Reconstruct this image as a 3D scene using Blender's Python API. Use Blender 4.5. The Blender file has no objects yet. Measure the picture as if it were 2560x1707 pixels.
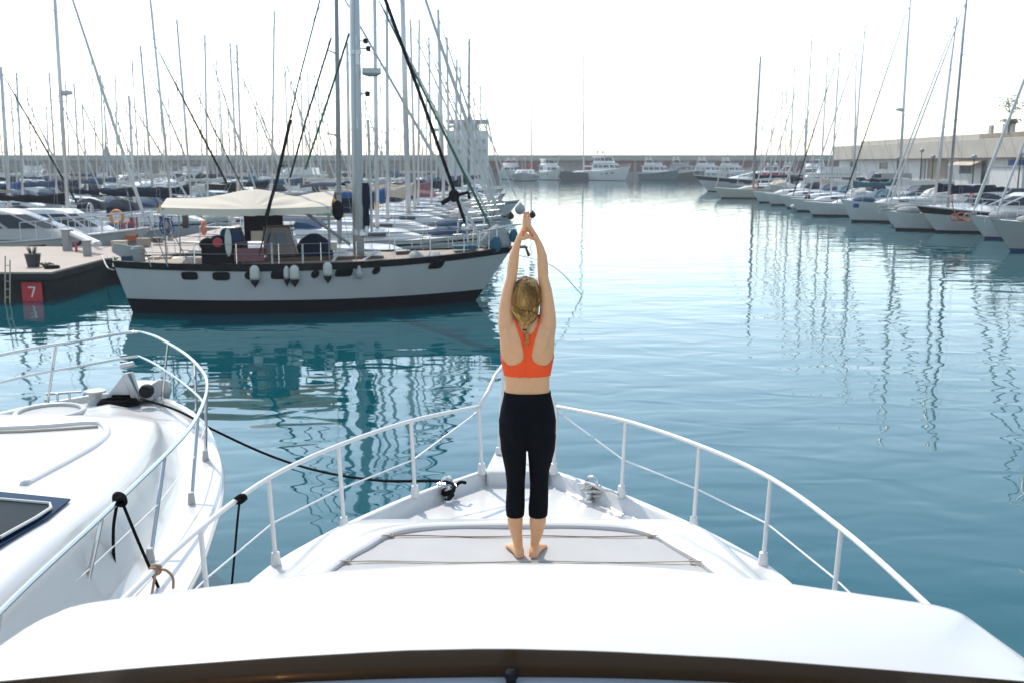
import bpy, bmesh, math, random
from mathutils import Vector, Matrix
from mathutils.bvhtree import BVHTree
random.seed(7)
R = math.radians
C = bpy.context.scene.collection
SC = bpy.context.scene

# ---------------------------------------------------------------- camera
PITCH = R(10.1); FPX = 2488.9; CAMH = 4.3
cam_d = bpy.data.cameras.new('camera'); cam = bpy.data.objects.new('camera', cam_d); C.objects.link(cam)
cam.location = (0, 0, CAMH); cam.rotation_euler = (R(90) - PITCH, 0, 0)
cam_d.lens = 35; cam_d.sensor_width = 36; cam_d.clip_start = 0.05; cam_d.clip_end = 9000
cam_d.dof.use_dof = True; cam_d.dof.focus_distance = 5.7; cam_d.dof.aperture_fstop = 5.0
SC.camera = cam
# ---------------------------------------------------------------- world, sun, exposure
SUN_EL, SUN_AZ = R(50), R(-28)          # azimuth measured from +y towards +x
world = bpy.data.worlds.new('World'); SC.world = world; world.use_nodes = True
wn = world.node_tree.nodes; wl = world.node_tree.links
sky = wn.new('ShaderNodeTexSky'); sky.sky_type = 'NISHITA'; sky.sun_disc = False
sky.sun_elevation = SUN_EL; sky.sun_rotation = SUN_AZ
sky.air_density = 1.0; sky.dust_density = 0.6; sky.ozone_density = 1.0; sky.altitude = 0
hs = wn.new('ShaderNodeHueSaturation'); hs.inputs['Saturation'].default_value = .74; hs.inputs['Hue'].default_value = .486
wl.new(sky.outputs[0], hs.inputs['Color']); wl.new(hs.outputs[0], wn['Background'].inputs['Color'])
wn['Background'].inputs['Strength'].default_value = 0.15
sd = bpy.data.lights.new('sun', 'SUN'); so = bpy.data.objects.new('sun', sd); C.objects.link(so)
sd.energy = 2.2; sd.angle = R(0.5); sd.color = (1, 0.93, 0.84)
sdir = Vector((math.sin(SUN_AZ)*math.cos(SUN_EL), math.cos(SUN_AZ)*math.cos(SUN_EL), math.sin(SUN_EL)))
so.rotation_euler = sdir.to_track_quat('Z', 'Y').to_euler(); so.location = (0, 0, 60)
SC.view_settings.view_transform = 'Standard'; SC.view_settings.look = 'None'
SC.view_settings.gamma = 1; SC.view_settings.exposure = 1.0
SC.view_settings.use_curve_mapping = False

# ---------------------------------------------------------------- measuring helpers: sight line of a photo point met with a real plane
def ray(px, py):
    dx = (px-1280)/FPX; dy = (853.5-py)/FPX
    return Vector((dx, math.cos(PITCH)+dy*math.sin(PITCH), -math.sin(PITCH)+dy*math.cos(PITCH)))
CAM = Vector((0, 0, CAMH))
def uz(px, py, z): d = ray(px, py); return CAM + d*((z-CAMH)/d.z)
def uy(px, py, y): d = ray(px, py); return CAM + d*(y/d.y)
def smooth(x, a, b):
    t = max(0, min(1, (x-a)/(b-a))); return t*t*(3-2*t)
def lerp_table(tab, x):
    if x <= tab[0][0]: return tab[0][1]
    for (a, va), (b, vb) in zip(tab, tab[1:]):
        if x <= b: return va + (vb-va)*(x-a)/(b-a)
    return tab[-1][1]
def catmull(pts, n=8):
    pts = [Vector(p) for p in pts]; out = []
    P = [2*pts[0]-pts[1]] + pts + [2*pts[-1]-pts[-2]]
    for i in range(1, len(P)-2):
        a, b, c, d = P[i-1:i+3]
        for k in range(n):
            t = k/n
            out.append(0.5*((2*b)+(c-a)*t+(2*a-5*b+4*c-d)*t*t+(3*b-a-3*c+d)*t**3))
    out.append(pts[-1]); return out

# ---------------------------------------------------------------- mesh helper
class MB:
    def __init__(s): s.v = []; s.f = []
    def add(s, vs, fs):
        o = len(s.v); s.v += [Vector(v) for v in vs]; s.f += [[i+o for i in f] for f in fs]; return s
    def box(s, c, d, rz=0.0, top=(1, 1), shift=(0, 0)):
        x, y, z = d[0]/2, d[1]/2, d[2]/2; vs = []
        for sz in (-1, 1):
            kx, ky, ox, oy = (1, 1, 0, 0) if sz < 0 else (top[0], top[1], shift[0], shift[1])
            for sx, sy in ((-1, -1), (1, -1), (1, 1), (-1, 1)):
                vs.append(Vector((sx*x*kx+ox, sy*y*ky+oy, sz*z)))
        M = Matrix.Rotation(rz, 3, 'Z')
        return s.add([M @ v + Vector(c) for v in vs], [(3, 2, 1, 0), (4, 5, 6, 7), (0, 1, 5, 4), (1, 2, 6, 5), (2, 3, 7, 6), (3, 0, 4, 7)])
    def loft(s, rings, cap=True, closed=True):
        n = len(rings[0]); vs = [p for r in rings for p in r]; fs = []
        m = n if closed else n-1
        for i in range(len(rings)-1):
            for j in range(m):
                a = i*n+j; b = i*n+(j+1) % n
                fs.append((a, b, b+n, a+n))
        if cap and closed:
            fs.append(tuple(reversed(range(n)))); fs.append(tuple(range((len(rings)-1)*n, len(rings)*n)))
        return s.add(vs, fs)
    def tube(s, pts, r, n=8, cap=True, flat=1.0):
        pts = [Vector(p) for p in pts]; m = len(pts); rs = r if isinstance(r, (list, tuple)) else [r]*m
        rings = []; prev = None
        for i, p in enumerate(pts):
            t = (pts[min(i+1, m-1)]-pts[max(i-1, 0)])
            t = t.normalized() if t.length > 1e-9 else Vector((0, 0, 1))
            if prev is None:
                a = Vector((0, 0, 1)) if abs(t.z) < .9 else Vector((0, 1, 0))
                u = t.cross(a).normalized()
            else: u = (prev-t*prev.dot(t)).normalized()
            prev = u; w = t.cross(u)
            rings.append([p+(u*math.cos(2*math.pi*k/n)+w*math.sin(2*math.pi*k/n)*flat)*rs[i] for k in range(n)])
        return s.loft(rings, cap)
    def lathe(s, prof, c=(0, 0, 0), n=16, axis='z', cap=True):
        c = Vector(c); rings = []
        for r, h in prof:
            ring = []
            for k in range(n):
                a = 2*math.pi*k/n; x, y = r*math.cos(a), r*math.sin(a)
                ring.append(c+(Vector((x, y, h)) if axis == 'z' else Vector((x, h, y)) if axis == 'y' else Vector((h, x, y))))
            rings.append(ring)
        return s.loft(rings, cap)
    def ell(s, c, r, n=14, m=9):
        c = Vector(c); rings = []
        for i in range(m+1):
            a = math.pi*(i/m-.5); a = max(-1.5, min(1.5, a))
            rings.append([c+Vector((r[0]*math.cos(a)*math.cos(2*math.pi*k/n), r[1]*math.cos(a)*math.sin(2*math.pi*k/n), r[2]*math.sin(a))) for k in range(n)])
        return s.loft(rings)
    def grid(s, fn, nu, nv):
        vs = [fn(i/nu, j/nv) for i in range(nu+1) for j in range(nv+1)]; fs = []
        for i in range(nu):
            for j in range(nv):
                a = i*(nv+1)+j; fs.append((a, a+nv+1, a+nv+2, a+1))
        return s.add(vs, fs)
    def torus(s, c, R_, r, axis='z', n=24, m=8, sc=(1, 1, 1)):
        c = Vector(c); pts = []
        for i in range(n+1):
            a = 2*math.pi*i/n; x, y = R_*math.cos(a)*sc[0], R_*math.sin(a)*sc[1]
            pts.append(c+(Vector((x, y, 0)) if axis == 'z' else Vector((x, 0, y)) if axis == 'y' else Vector((0, x, y))))
        return s.tube(pts, r, m, cap=False)
    def slab(s, poly, thick, up=None):
        poly = [Vector(p) for p in poly]; n = len(poly)
        nn = Vector((0, 0, 0))
        for i in range(n): nn += (poly[i]-poly[0]).cross(poly[(i+1) % n]-poly[0])
        nn.normalize()
        if up is not None and nn.dot(Vector(up)) < 0: nn = -nn
        return s.loft([poly, [p+nn*thick for p in poly]])

def world_loc(o):
    v = Vector((0, 0, 0))
    while o is not None: v += o.location; o = o.parent
    return v
def part(name, mb, m, parent=None, W=False, sharp=35, bevel=0, recalc=True, **props):
    """links a shape as ONE mesh object; W: its points are world points and the parent is unrotated"""
    me = bpy.data.meshes.new(name)
    off = world_loc(parent) if (W and parent is not None) else Vector((0, 0, 0))
    me.from_pydata([tuple(v-off) for v in mb.v], [], mb.f)
    if recalc:
        bm = bmesh.new(); bm.from_mesh(me); bmesh.ops.recalc_face_normals(bm, faces=bm.faces); bm.to_mesh(me); bm.free()
    me.polygons.foreach_set('use_smooth', [True]*len(me.polygons))
    if sharp < 180: me.set_sharp_from_angle(angle=R(sharp))
    if m is not None: me.materials.append(m)
    o = bpy.data.objects.new(name, me); C.objects.link(o)
    if parent is not None: o.parent = parent
    if bevel:
        b = o.modifiers.new('bevel', 'BEVEL'); b.width = bevel; b.segments = 2; b.limit_method = 'ANGLE'
    for k, v in props.items(): o[k] = v
    return o
def thing(name, label, cat, loc=(0, 0, 0), rz=0.0, group=None):
    o = bpy.data.objects.new(name, None); C.objects.link(o); o.empty_display_size = .2
    o.location = loc; o.rotation_euler = (0, 0, rz); o['label'] = label; o['category'] = cat
    if group: o['group'] = group
    return o
def solo(name, mb, m, label, cat, group=None, origin=None, **kw):
    """a thing that is one mesh; its origin is moved to its base"""
    if origin is None:
        n = len(mb.v); origin = Vector((sum(v.x for v in mb.v)/n, sum(v.y for v in mb.v)/n, min(v.z for v in mb.v)))
    mb.v = [v-Vector(origin) for v in mb.v]
    o = part(name, mb, m, **kw); o.location = origin; o['label'] = label; o['category'] = cat
    if group: o['group'] = group
    return o
def copy_tree(o, parent=None):
    c = o.copy(); C.objects.link(c)
    if parent is not None: c.parent = parent
    for ch in list(o.children): copy_tree(ch, c)
    return c
def clone(o, mat_map=None, mats=True):
    c = o.copy(); C.objects.link(c); return c

# ---------------------------------------------------------------- materials
def mat(name, col, rough=.5, metal=0.0, var=0.0, vscale=3.0, bump=0.0, bscale=40.0, coat=0.0, spec=.5, sub=0.0, trans=0.0, stretch=None):
    m = bpy.data.materials.new(name); m.use_nodes = True; nt = m.node_tree; b = nt.nodes['Principled BSDF']
    b.inputs['Base Color'].default_value = (*col, 1); b.inputs['Roughness'].default_value = rough
    b.inputs['Metallic'].default_value = metal; b.inputs['Coat Weight'].default_value = coat
    b.inputs['Specular IOR Level'].default_value = spec
    if sub: b.inputs['Subsurface Weight'].default_value = sub; b.inputs['Subsurface Radius'].default_value = (.012, .005, .003); b.inputs['Subsurface Scale'].default_value = 1
    if trans: b.inputs['Transmission Weight'].default_value = trans
    tc = None
    def coords():
        nonlocal tc
        if tc is None:
            t = nt.nodes.new('ShaderNodeTexCoord'); tc = t.outputs['Object']
            if stretch:
                mp = nt.nodes.new('ShaderNodeMapping'); mp.inputs['Scale'].default_value = stretch
                nt.links.new(tc, mp.inputs[0]); tc = mp.outputs[0]
        return tc
    if var:
        n = nt.nodes.new('ShaderNodeTexNoise'); n.inputs['Scale'].default_value = vscale; n.inputs['Detail'].default_value = 6
        n.inputs['Roughness'].default_value = .65
        nt.links.new(coords(), n.inputs['Vector'])
        rp = nt.nodes.new('ShaderNodeMapRange'); rp.inputs[1].default_value = .3; rp.inputs[2].default_value = .7
        rp.inputs[3].default_value = 1-var; rp.inputs[4].default_value = 1+var*.6
        nt.links.new(n.outputs['Fac'], rp.inputs[0])
        mx = nt.nodes.new('ShaderNodeMix'); mx.data_type = 'RGBA'; mx.blend_type = 'MULTIPLY'; mx.inputs[0].default_value = 1
        mx.inputs[6].default_value = (*col, 1); nt.links.new(rp.outputs[0], mx.inputs[7])
        nt.links.new(mx.outputs[2], b.inputs['Base Color'])
    if bump:
        n2 = nt.nodes.new('ShaderNodeTexNoise'); n2.inputs['Scale'].default_value = bscale; n2.inputs['Detail'].default_value = 5
        nt.links.new(coords(), n2.inputs['Vector'])
        bp = nt.nodes.new('ShaderNodeBump'); bp.inputs['Strength'].default_value = bump; bp.inputs['Distance'].default_value = .02
        nt.links.new(n2.outputs['Fac'], bp.inputs['Height']); nt.links.new(bp.outputs[0], b.inputs['Normal'])
    return m
M = {}
M['gel'] = mat('white gelcoat', (.57, .56, .545), .28, coat=.3, var=.035, vscale=1.6)
M['boat'] = mat('white boat topsides', (.50, .49, .47), .3, coat=.2, var=.08, vscale=1.2)
M['gel2'] = mat('aged white gelcoat', (.45, .445, .42), .35, var=.07, vscale=1.2)
M['cream'] = mat('cream gelcoat', (.46, .43, .36), .4, var=.06)
M['greyhull'] = mat('grey hull paint', (.30, .30, .285), .4, var=.05)
M['ketchhull'] = mat('off white hull paint', (.37, .37, .36), .42, var=.06, vscale=.9, stretch=(1, 1, .35))
M['nonskid'] = mat('non slip deck paint', (.68, .675, .65), .75, var=.04, bump=.25, bscale=220)
M['pad'] = mat('grey sun pad fabric', (.43, .425, .415), .9, var=.05, bump=.3, bscale=300)
M['awning'] = mat('cream awning canvas', (.68, .61, .50), .85, var=.06, vscale=2, bump=.2, bscale=30)
def translucent(m, col, k):
    nt = m.node_tree; tb = nt.nodes.new('ShaderNodeBsdfTranslucent'); tb.inputs[0].default_value = (*col, 1); ms = nt.nodes.new('ShaderNodeMixShader'); ms.inputs[0].default_value = k
    nt.links.new(nt.nodes['Principled BSDF'].outputs[0], ms.inputs[1]); nt.links.new(tb.outputs[0], ms.inputs[2]); nt.links.new(ms.outputs[0], nt.nodes['Material Output'].inputs[0])
translucent(M['awning'], (.42, .22, .07), .22)
M['steel'] = mat('polished stainless steel', (.58, .585, .58), .13, 1.0)
M['railsteel'] = mat('brushed rail steel', (.52, .52, .52), .42, .7)
M['dullsteel'] = mat('dull galvanised steel', (.45, .46, .47), .4, .8)
M['railwhite'] = mat('white enamelled rail', (.64, .63, .61), .3, coat=.3)
M['alu'] = mat('anodised aluminium mast', (.56, .55, .54), .38, .35, var=.05)
M['mastwhite'] = mat('white painted mast', (.45, .46, .46), .35, var=.04, stretch=(1, 1, .2))
M['mastgrey'] = mat('grey weathered mast', (.24, .24, .24), .5, .2)
M['wire'] = mat('rigging wire', (.22, .22, .23), .4, .6)
M['black'] = mat('black paint', (.005, .006, .008), .5, spec=.15)
M['matblack'] = mat('black canvas', (.006, .007, .010), .9, spec=.1, bump=.3, bscale=25)
M['navy'] = mat('navy canvas', (.004, .011, .026), .9, spec=.12, var=.2, bump=.35, bscale=18)
M['blue'] = mat('blue canvas', (.006, .042, .10), .8, var=.2, bump=.35, bscale=18)
M['royal'] = mat('bright blue canvas', (.006, .055, .19), .8, var=.15)
M['teal'] = mat('teal canvas', (.012, .09, .13), .8, var=.2, bump=.3, bscale=18)
M['whitecanvas'] = mat('white canvas', (.46, .455, .43), .85, var=.06, bump=.3, bscale=18)
M['greycanvas'] = mat('grey tarpaulin', (.25, .26, .26), .8, var=.15, bump=.5, bscale=14)
M['beige'] = mat('beige canvas', (.45, .38, .29), .85, var=.1)
M['maroon'] = mat('faded maroon cloth', (.19, .075, .085), .85, var=.12)
M['red'] = mat('red paint', (.42, .025, .03), .45)
M['orange'] = mat('orange plastic', (.42, .10, .03), .5)
M['yellow'] = mat('yellow fabric', (.75, .40, .03), .7)
M['green'] = mat('green canvas', (.02, .09, .06), .8)
M['varnish'] = mat('varnished wood', (.060, .026, .015), .35, var=.25, vscale=6, stretch=(1, 6, 6), coat=.3)
M['teak'] = mat('weathered teak', (.27, .21, .155), .75, var=.2, vscale=5, stretch=(.4, 6, 1))
M['glass'] = mat('dark tinted glass', (.012, .018, .024), .06)
M['portglass'] = mat('black port glass', (.004, .006, .008), .3, spec=.06)
M['antifoul'] = mat('dark antifouling', (.003, .005, .009), .7, spec=.08)
M['antiblue'] = mat('blue antifouling', (.01, .03, .09), .5)
M['antired'] = mat('red antifouling', (.16, .03, .03), .5)
M['fender'] = mat('white fender vinyl', (.46, .45, .40), .5, var=.1, vscale=8)
M['rope'] = mat('black mooring rope', (.006, .006, .006), .9, spec=.1, bump=.6, bscale=120)
M['ropewhite'] = mat('white rope', (.60, .57, .52), .85, bump=.5, bscale=150)
M['cord'] = mat('tan elastic cord', (.30, .19, .12), .8)
M['rubber'] = mat('black rubber', (.008, .008, .008), .7, spec=.2)
M['concrete'] = mat('pale concrete', (.29, .275, .25), .85, var=.18, vscale=.6, bump=.3, bscale=8)
M['concretedark'] = mat('wet dark concrete', (.022, .024, .024), .8, spec=.2, var=.35, vscale=1.2, bump=.4, bscale=6)
M['pierdeck'] = mat('pinkish pier paving', (.36, .30, .25), .85, var=.1, vscale=1.5)
M['asphalt'] = mat('quay asphalt', (.12, .115, .11), .9, var=.15)
M['plaster'] = mat('cream plaster', (.40, .365, .31), .85, var=.12, vscale=.5)
M['plasterdirty'] = mat('stained ochre concrete', (.27, .225, .16), .85, var=.25, vscale=.4)
M['whitewall'] = mat('white wall paint', (.52, .52, .50), .8, var=.06)
M['panelred'] = mat('dark red panel', (.17, .035, .04), .6, var=.15, vscale=.4)
M['stone'] = mat('brown armour stone', (.20, .16, .12), .9, var=.4, vscale=2)
M['carglass'] = M['glass']
M['silver'] = mat('silver car paint', (.42, .44, .46), .3, .5, coat=.5)
M['carwhite'] = mat('white car paint', (.72, .72, .72), .3, coat=.5)
M['cardark'] = mat('dark car paint', (.03, .035, .045), .25, coat=.5)
M['skin'] = mat('skin', (.72, .375, .19), .5, var=.06, vscale=22, sub=.12, spec=.4)
M['bra'] = mat('orange red sports fabric', (.92, .078, .006), .75, var=.04, bump=.25, bscale=260)
M['legging'] = mat('black stretch fabric', (.0035, .004, .006), .9, bump=.2, bscale=200, spec=.12)
M['nail'] = mat('red nail polish', (.80, .06, .05), .25)
M['eye'] = mat('eye', (.5, .5, .5), .2)
M['leaf'] = mat('leaf', (.055, .085, .03), .7, var=.3)
M['bark'] = mat('bark', (.10, .075, .055), .9, var=.3)
M['terracotta'] = mat('dark plant pot', (.03, .03, .035), .7)
M['signred'] = mat('red sign plate', (.50, .022, .035), .5)
M['signwhite'] = mat('white sign lettering', (.75, .75, .75), .5)
M['flagred'] = mat('red flag cloth', (.55, .03, .02), .8)
M['fadedorange'] = mat('faded orange lifebuoy', (.55, .22, .06), .6)
# ================================================================ WATER
def water_material():
    m = bpy.data.materials.new('harbour water'); m.use_nodes = True; nt = m.node_tree; b = nt.nodes['Principled BSDF']
    b.inputs['Base Color'].default_value = (.0, .060, .076, 1); b.inputs['Roughness'].default_value = .025
    b.inputs['IOR'].default_value = 1.40; b.inputs['Specular Tint'].default_value = (.30, .85, 1, 1)
    tc = nt.nodes.new('ShaderNodeTexCoord')
    def noise(scale, stretch, rot, detail, dist):
        mp = nt.nodes.new('ShaderNodeMapping'); mp.inputs['Scale'].default_value = stretch; mp.inputs['Rotation'].default_value = (0, 0, R(rot))
        nt.links.new(tc.outputs['Object'], mp.inputs[0])
        n = nt.nodes.new('ShaderNodeTexNoise'); n.inputs['Scale'].default_value = scale; n.inputs['Detail'].default_value = detail
        n.inputs['Roughness'].default_value = .42; n.inputs['Distortion'].default_value = dist
        nt.links.new(mp.outputs[0], n.inputs['Vector']); return n.outputs['Fac']
    def mul(a, k):
        x = nt.nodes.new('ShaderNodeMath'); x.operation = 'MULTIPLY'; nt.links.new(a, x.inputs[0]); x.inputs[1].default_value = k; return x.outputs[0]
    def plus(a, c):
        x = nt.nodes.new('ShaderNodeMath'); nt.links.new(a, x.inputs[0]); nt.links.new(c, x.inputs[1]); return x.outputs[0]
    h = plus(plus(mul(noise(.45, (.75, 1.25, 1), 8, 1.5, .3), .030), mul(noise(1.15, (.7, 1.25, 1), -14, 1.0, .6), .0155)), mul(noise(4.6, (.8, 1.2, 1), 20, 1.5, .4), .0005))
    bp = nt.nodes.new('ShaderNodeBump'); bp.inputs['Strength'].default_value = 1.0; bp.inputs['Distance'].default_value = 1.0
    nt.links.new(h, bp.inputs['Height']); nt.links.new(bp.outputs[0], b.inputs['Normal'])
    return m
M['water'] = water_material()
w = MB(); w.add([(-4000, -300, 0), (4000, -300, 0), (4000, 6000, 0), (-4000, 6000, 0)], [(0, 1, 2, 3)])
part('water', w, M['water'], kind='structure')

# ================================================================ BREAKWATER, QUAY, BUILDINGS
YB = 300.0
bw = thing('breakwater_wall', 'long grey breakwater wall with dark red panels across the far end of the harbour', 'wall', (0, YB, 0))
b_ = MB(); b_.box((-30, YB+2.2, 2.6), (400, 4, 5.2)); part('wall', b_, M['concrete'], bw, W=True)
b_ = MB(); b_.box((-30, YB+1.2, 6.0), (400, 7, 1.6)); part('parapet', b_, M['concrete'], bw, W=True, bevel=.05)
px = 1215
for i in range(19):
    a, b2 = uy(px, 400, YB), uy(px+(26 if i % 3 == 1 else 64), 400, YB)
    if not (i == 3 or i == 4):
        q = MB(); q.box(((a.x+b2.x)/2, YB+.05, 3.55), (b2.x-a.x-.7, .3, 3.1)); part('panel', q, M['panelred'], bw, W=True)
    q = MB(); q.box((b2.x+.1, YB-.15, 2.6), (.7, .6, 5.1)); part('pillar', q, M['concrete'], bw, W=True)
    px += 26 if i % 3 == 1 else 64
random.seed(3)
st = MB()
for i in range(900):
    x = random.uniform(-175, -6); z = random.uniform(-.3, 3.4); r = random.uniform(.5, 1.25)
    c = Vector((x, YB-.5-(3.4-z)*1.5+random.uniform(-.4, .4), z))
    st.add([c+Vector((random.uniform(.6, 1)*r*a, random.uniform(.6, 1)*r*b, random.uniform(.6, 1)*r*d*.8)) for d in (-1, 1) for a, b in ((-1, -1), (1, -1), (1, 1), (-1, 1))],
           [(3, 2, 1, 0), (4, 5, 6, 7), (0, 1, 5, 4), (1, 2, 6, 5), (2, 3, 7, 6), (3, 0, 4, 7)])
solo('armour_stones', st, M['stone'], 'bank of brown armour stones heaped along the foot of the breakwater at left', 'stones', kind='stuff', sharp=1)

# grey building among the masts
tw = thing('harbour_building', 'tall pale grey block building with dark roof edge rising behind the masts', 'building', (0, 250, 0))
a, b2 = uy(1118, 400, 250), uy(1219, 400, 250); zt = uy(1170, 300, 250).z; cx = (a.x+b2.x)/2; wd = b2.x-a.x
q = MB(); q.box((cx, 255, zt/2-1.3), (wd, 10, zt-2.6)); part('wall', q, M['whitewall'], tw, W=True)
q = MB(); q.box((cx, 255, zt-.35), (wd+.4, 10.4, .7)); part('roof', q, M['mastgrey'], tw, W=True)
for k in range(6):
    q = MB(); q.box((a.x+.2+(wd-.4)*k/5, 250.3, zt-1.65), (.35, .35, 1.9)); part('column', q, M['whitewall'], tw, W=True)
q = MB(); q.box((cx-.6, 256, zt-1.65), (wd*.6, 6, 1.9)); part('top_storey', q, M['greyhull'], tw, W=True)
for zz, xa, w_ in ((zt-5.2, .80, .28), (zt-7.6, .82, .3), (zt-10.0, .8, .28), (zt-5.2, .25, .2), (zt-7.6, .25, .2)):
    q = MB(); q.box((a.x+wd*xa, 249.96, zz), (wd*w_, .12, .9)); f = part('window', q, M['mastgrey'], tw, W=True)
    q = MB(); q.box((a.x+wd*xa, 249.9, zz-.55), (wd*w_+.3, .25, .12)); part('sill', q, M['concrete'], f, W=True)

# right-hand quay
q = MB(); q.box((88, 80, .1), (100, 196, 1.8)); part('quay', q, M['concrete'], kind='structure', bevel=.06)
q = MB(); q.add([(41, -10, 1.006), (51, -10, 1.006), (51, 172, 1.006), (41, 172, 1.006)], [(0, 1, 2, 3)]); part('quay_road', q, M['asphalt'], kind='structure')
XB = 52.0
hb = thing('quay_building', 'long low cream warehouse with a roof terrace along the right quay', 'building', (XB, 120, 1))
yE = 2489*XB/(2083-1280)
q = MB(); q.box((XB+6.2, (yE+40)/2, 2.95), (12, yE-40, 3.9)); part('wall', q, M['whitewall'], hb, W=True)
q = MB(); q.box((XB+5.7, (yE+40)/2, 5.96), (13, yE-40+.6, 2.08)); part('upper_wall', q, M['plaster'], hb, W=True, bevel=.04)
q = MB(); q.box((XB+7.5, (yE-4+112)/2, 7.35), (11, yE-4-112, .72)); part('roof_parapet', q, M['plaster'], hb, W=True, bevel=.04)
q = MB(); q.box((XB+6.2, 76.5, 7.28), (13.4, 71, .5)); q.box((XB+6.0, 76.5, 6.9), (13.1, 71.3, .2)); part('cornice', q, M['plasterdirty'], hb, W=True, bevel=.05)
for k in range(18):
    y = 44+k*3.9
    q = MB(); q.box((XB-.05, y, 7.95), (.28, .7 if k % 2 else 2.3, .9)); part('balustrade_block', q, M['plaster'] if k % 3 else M['mastgrey'], hb, W=True)
def bwin(px, w, z0, z1, m, name='window'):
    yy = 2489*XB/(px-1280)
    q = MB(); q.box((XB+.19, yy, (z0+z1)/2), (.12, w, z1-z0)); f = part(name, q, m, hb, W=True)
    q = MB()
    for s in (-1, 1): q.box((XB+.16, yy+s*w/2, (z0+z1)/2), (.2, .09, z1-z0+.1))
    q.box((XB+.16, yy, z1+.03), (.2, w-.1, .09)); part('frame', q, M['concrete'], f, W=True)
for px, w_, z0, z1, mm, nm in ((2118, 2.6, 3.3, 4.5, 'glass', 'window'), (2192, 2.6, 3.6, 4.4, 'varnish', 'window'), (2234, 2.0, 1.1, 4.7, 'varnish', 'door'),
        (2290, 1.2, 1.05, 4.7, 'mastgrey', 'door'), (2325, 5.5, 1.05, 4.7, 'plasterdirty', 'shutter'), (2395, 3, 3.2, 4.4, 'glass', 'window'),
        (2482, 2.4, 1.05, 3.8, 'matblack', 'door'), (2440, 1.0, 1.9, 4.5, 'glass', 'window')):
    bwin(px, w_, z0, z1, M[mm], nm)
q = MB(); yy = 2489*XB/(2415-1280)
q.slab([(XB-.1, yy-3, 4.7), (XB-.1, yy+3, 4.7), (XB-1.6, yy+3, 4.1), (XB-1.6, yy-3, 4.1)], .05)
solo('shop_awning', q, M['beige'], 'pale orange sloping awning on the white ground floor of the warehouse', 'awning')
q = MB(); yy = 2489*XB/(2527-1280); q.box((XB-.2, yy, 4.35), (.25, 3.2, .7))
solo('blue_sign', q, M['royal'], 'blank bright blue sign board above a white shop front at far right', 'sign', bevel=.02)
kq = MB(); yy = 2489*49/(2525-1280); kq.box((49.4, yy, 2.5), (3, 6.5, 3.0)); kio = solo('white_kiosk', kq, M['whitewall'], 'small white kiosk standing in front of the warehouse at the right edge', 'kiosk', bevel=.04)
q = MB(); q.box((0, 0, 3.06), (3.3, 6.9, .12)); part('roof', q, M['concrete'], kio)

def street_lamp(px, d, H, label):
    x = (px-1280)/2489*d
    t = thing('street_lamp', label, 'street lamp', (x, d, 1.0), group='dark lamp posts along the right quay')
    q = MB(); q.lathe([(.14, 0), (.12, .5), (.06, .6), (.045, H-.3)], n=8); part('post', q, M['black'], t)
    q = MB(); q.lathe([(.05, H-.3), (.2, H-.22), (.24, H), (.1, H+.12), (.02, H+.2)], n=10); part('lantern', q, M['mastgrey'], t)
for px, d, H, lb in ((2230, 118, 4.0, 'dark lamp post in front of the brown door, nearest the grey van'), (2316, 105, 4.1, 'dark lamp post before the stained ochre shutter'),
        (2417, 92, 4.0, 'dark lamp post in front of the sloping awning'), (2530, 80, 4.1, 'dark lamp post before the blue sign, rightmost of all'), (2287, 110, 4.8, 'slim dark lamp post between the brown door and the ochre shutter')):
    street_lamp(px, d, H, lb)
q = MB(); t = thing('flood_light_mast', 'thin grey lamp mast standing on the roof terrace at far right', 'street lamp', ((2535-1280)/2489*110, 110, 7.4))
q.tube([(0, 0, 0), (0, 0, 9.0)], [.1, .05], 8); part('pole', q, M['dullsteel'], t)
q = MB(); q.tube([(-.5, 0, 9), (.5, 0, 9.05)], .05, 6); q.box((-.5, 0, 9), (.5, .2, .12)); q.box((.5, 0, 9.05), (.5, .2, .12)); part('lamp_head', q, M['mastgrey'], t)

def tree(px, d, z0, H, spread, label, seed, n=260):
    random.seed(seed); x = (px-1280)/2489*d
    t = thing('tree', label, 'tree', (x, d, z0))
    q = MB(); tips = []
    q.tube([(0, 0, 0), (.05, 0, H*.3), (-.05, .05, H*.6)], [.13, .1, .07], 7)
    for k in range(9):
        a = random.uniform(0, 6.28); e = Vector((math.cos(a)*spread*random.uniform(.5, 1), math.sin(a)*spread*random.uniform(.5, 1), H*random.uniform(.72, 1)))
        m_ = e*.5+Vector((0, 0, H*.2)); q.tube([(-.05, .05, H*.55), m_, e], [.05, .035, .012], 5); tips += [e, (m_+e)/2]
    part('trunk', q, M['bark'], t)
    q = MB()
    for k in range(n):
        c = random.choice(tips)+Vector((random.gauss(0, .28*spread), random.gauss(0, .28*spread), random.gauss(0, .06*H)))
        u = Vector((random.gauss(0, 1), random.gauss(0, 1), random.gauss(0, .6))).normalized(); v = u.orthogonal().normalized(); r = random.uniform(.08, .2)
        q.add([c-u*r, c+v*r*.5, c+u*r, c-v*r*.5], [(0, 1, 2, 3)])
    part('crown', q, M['leaf'], t, recalc=False)
tree(2497, 108, 7.5, 3.8, 1.5, 'thin sparse tree on the roof terrace, left of the lamp mast', 5)
tree(2495, 106, 7.5, 1.4, .8, 'low bushy shrub on the terrace parapet under the sparse tree', 6, 300)
tree(2575, 104, 7.5, 4.2, 1.8, 'dark leafy tree on the terrace cut by the right picture edge', 8, 500)

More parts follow.
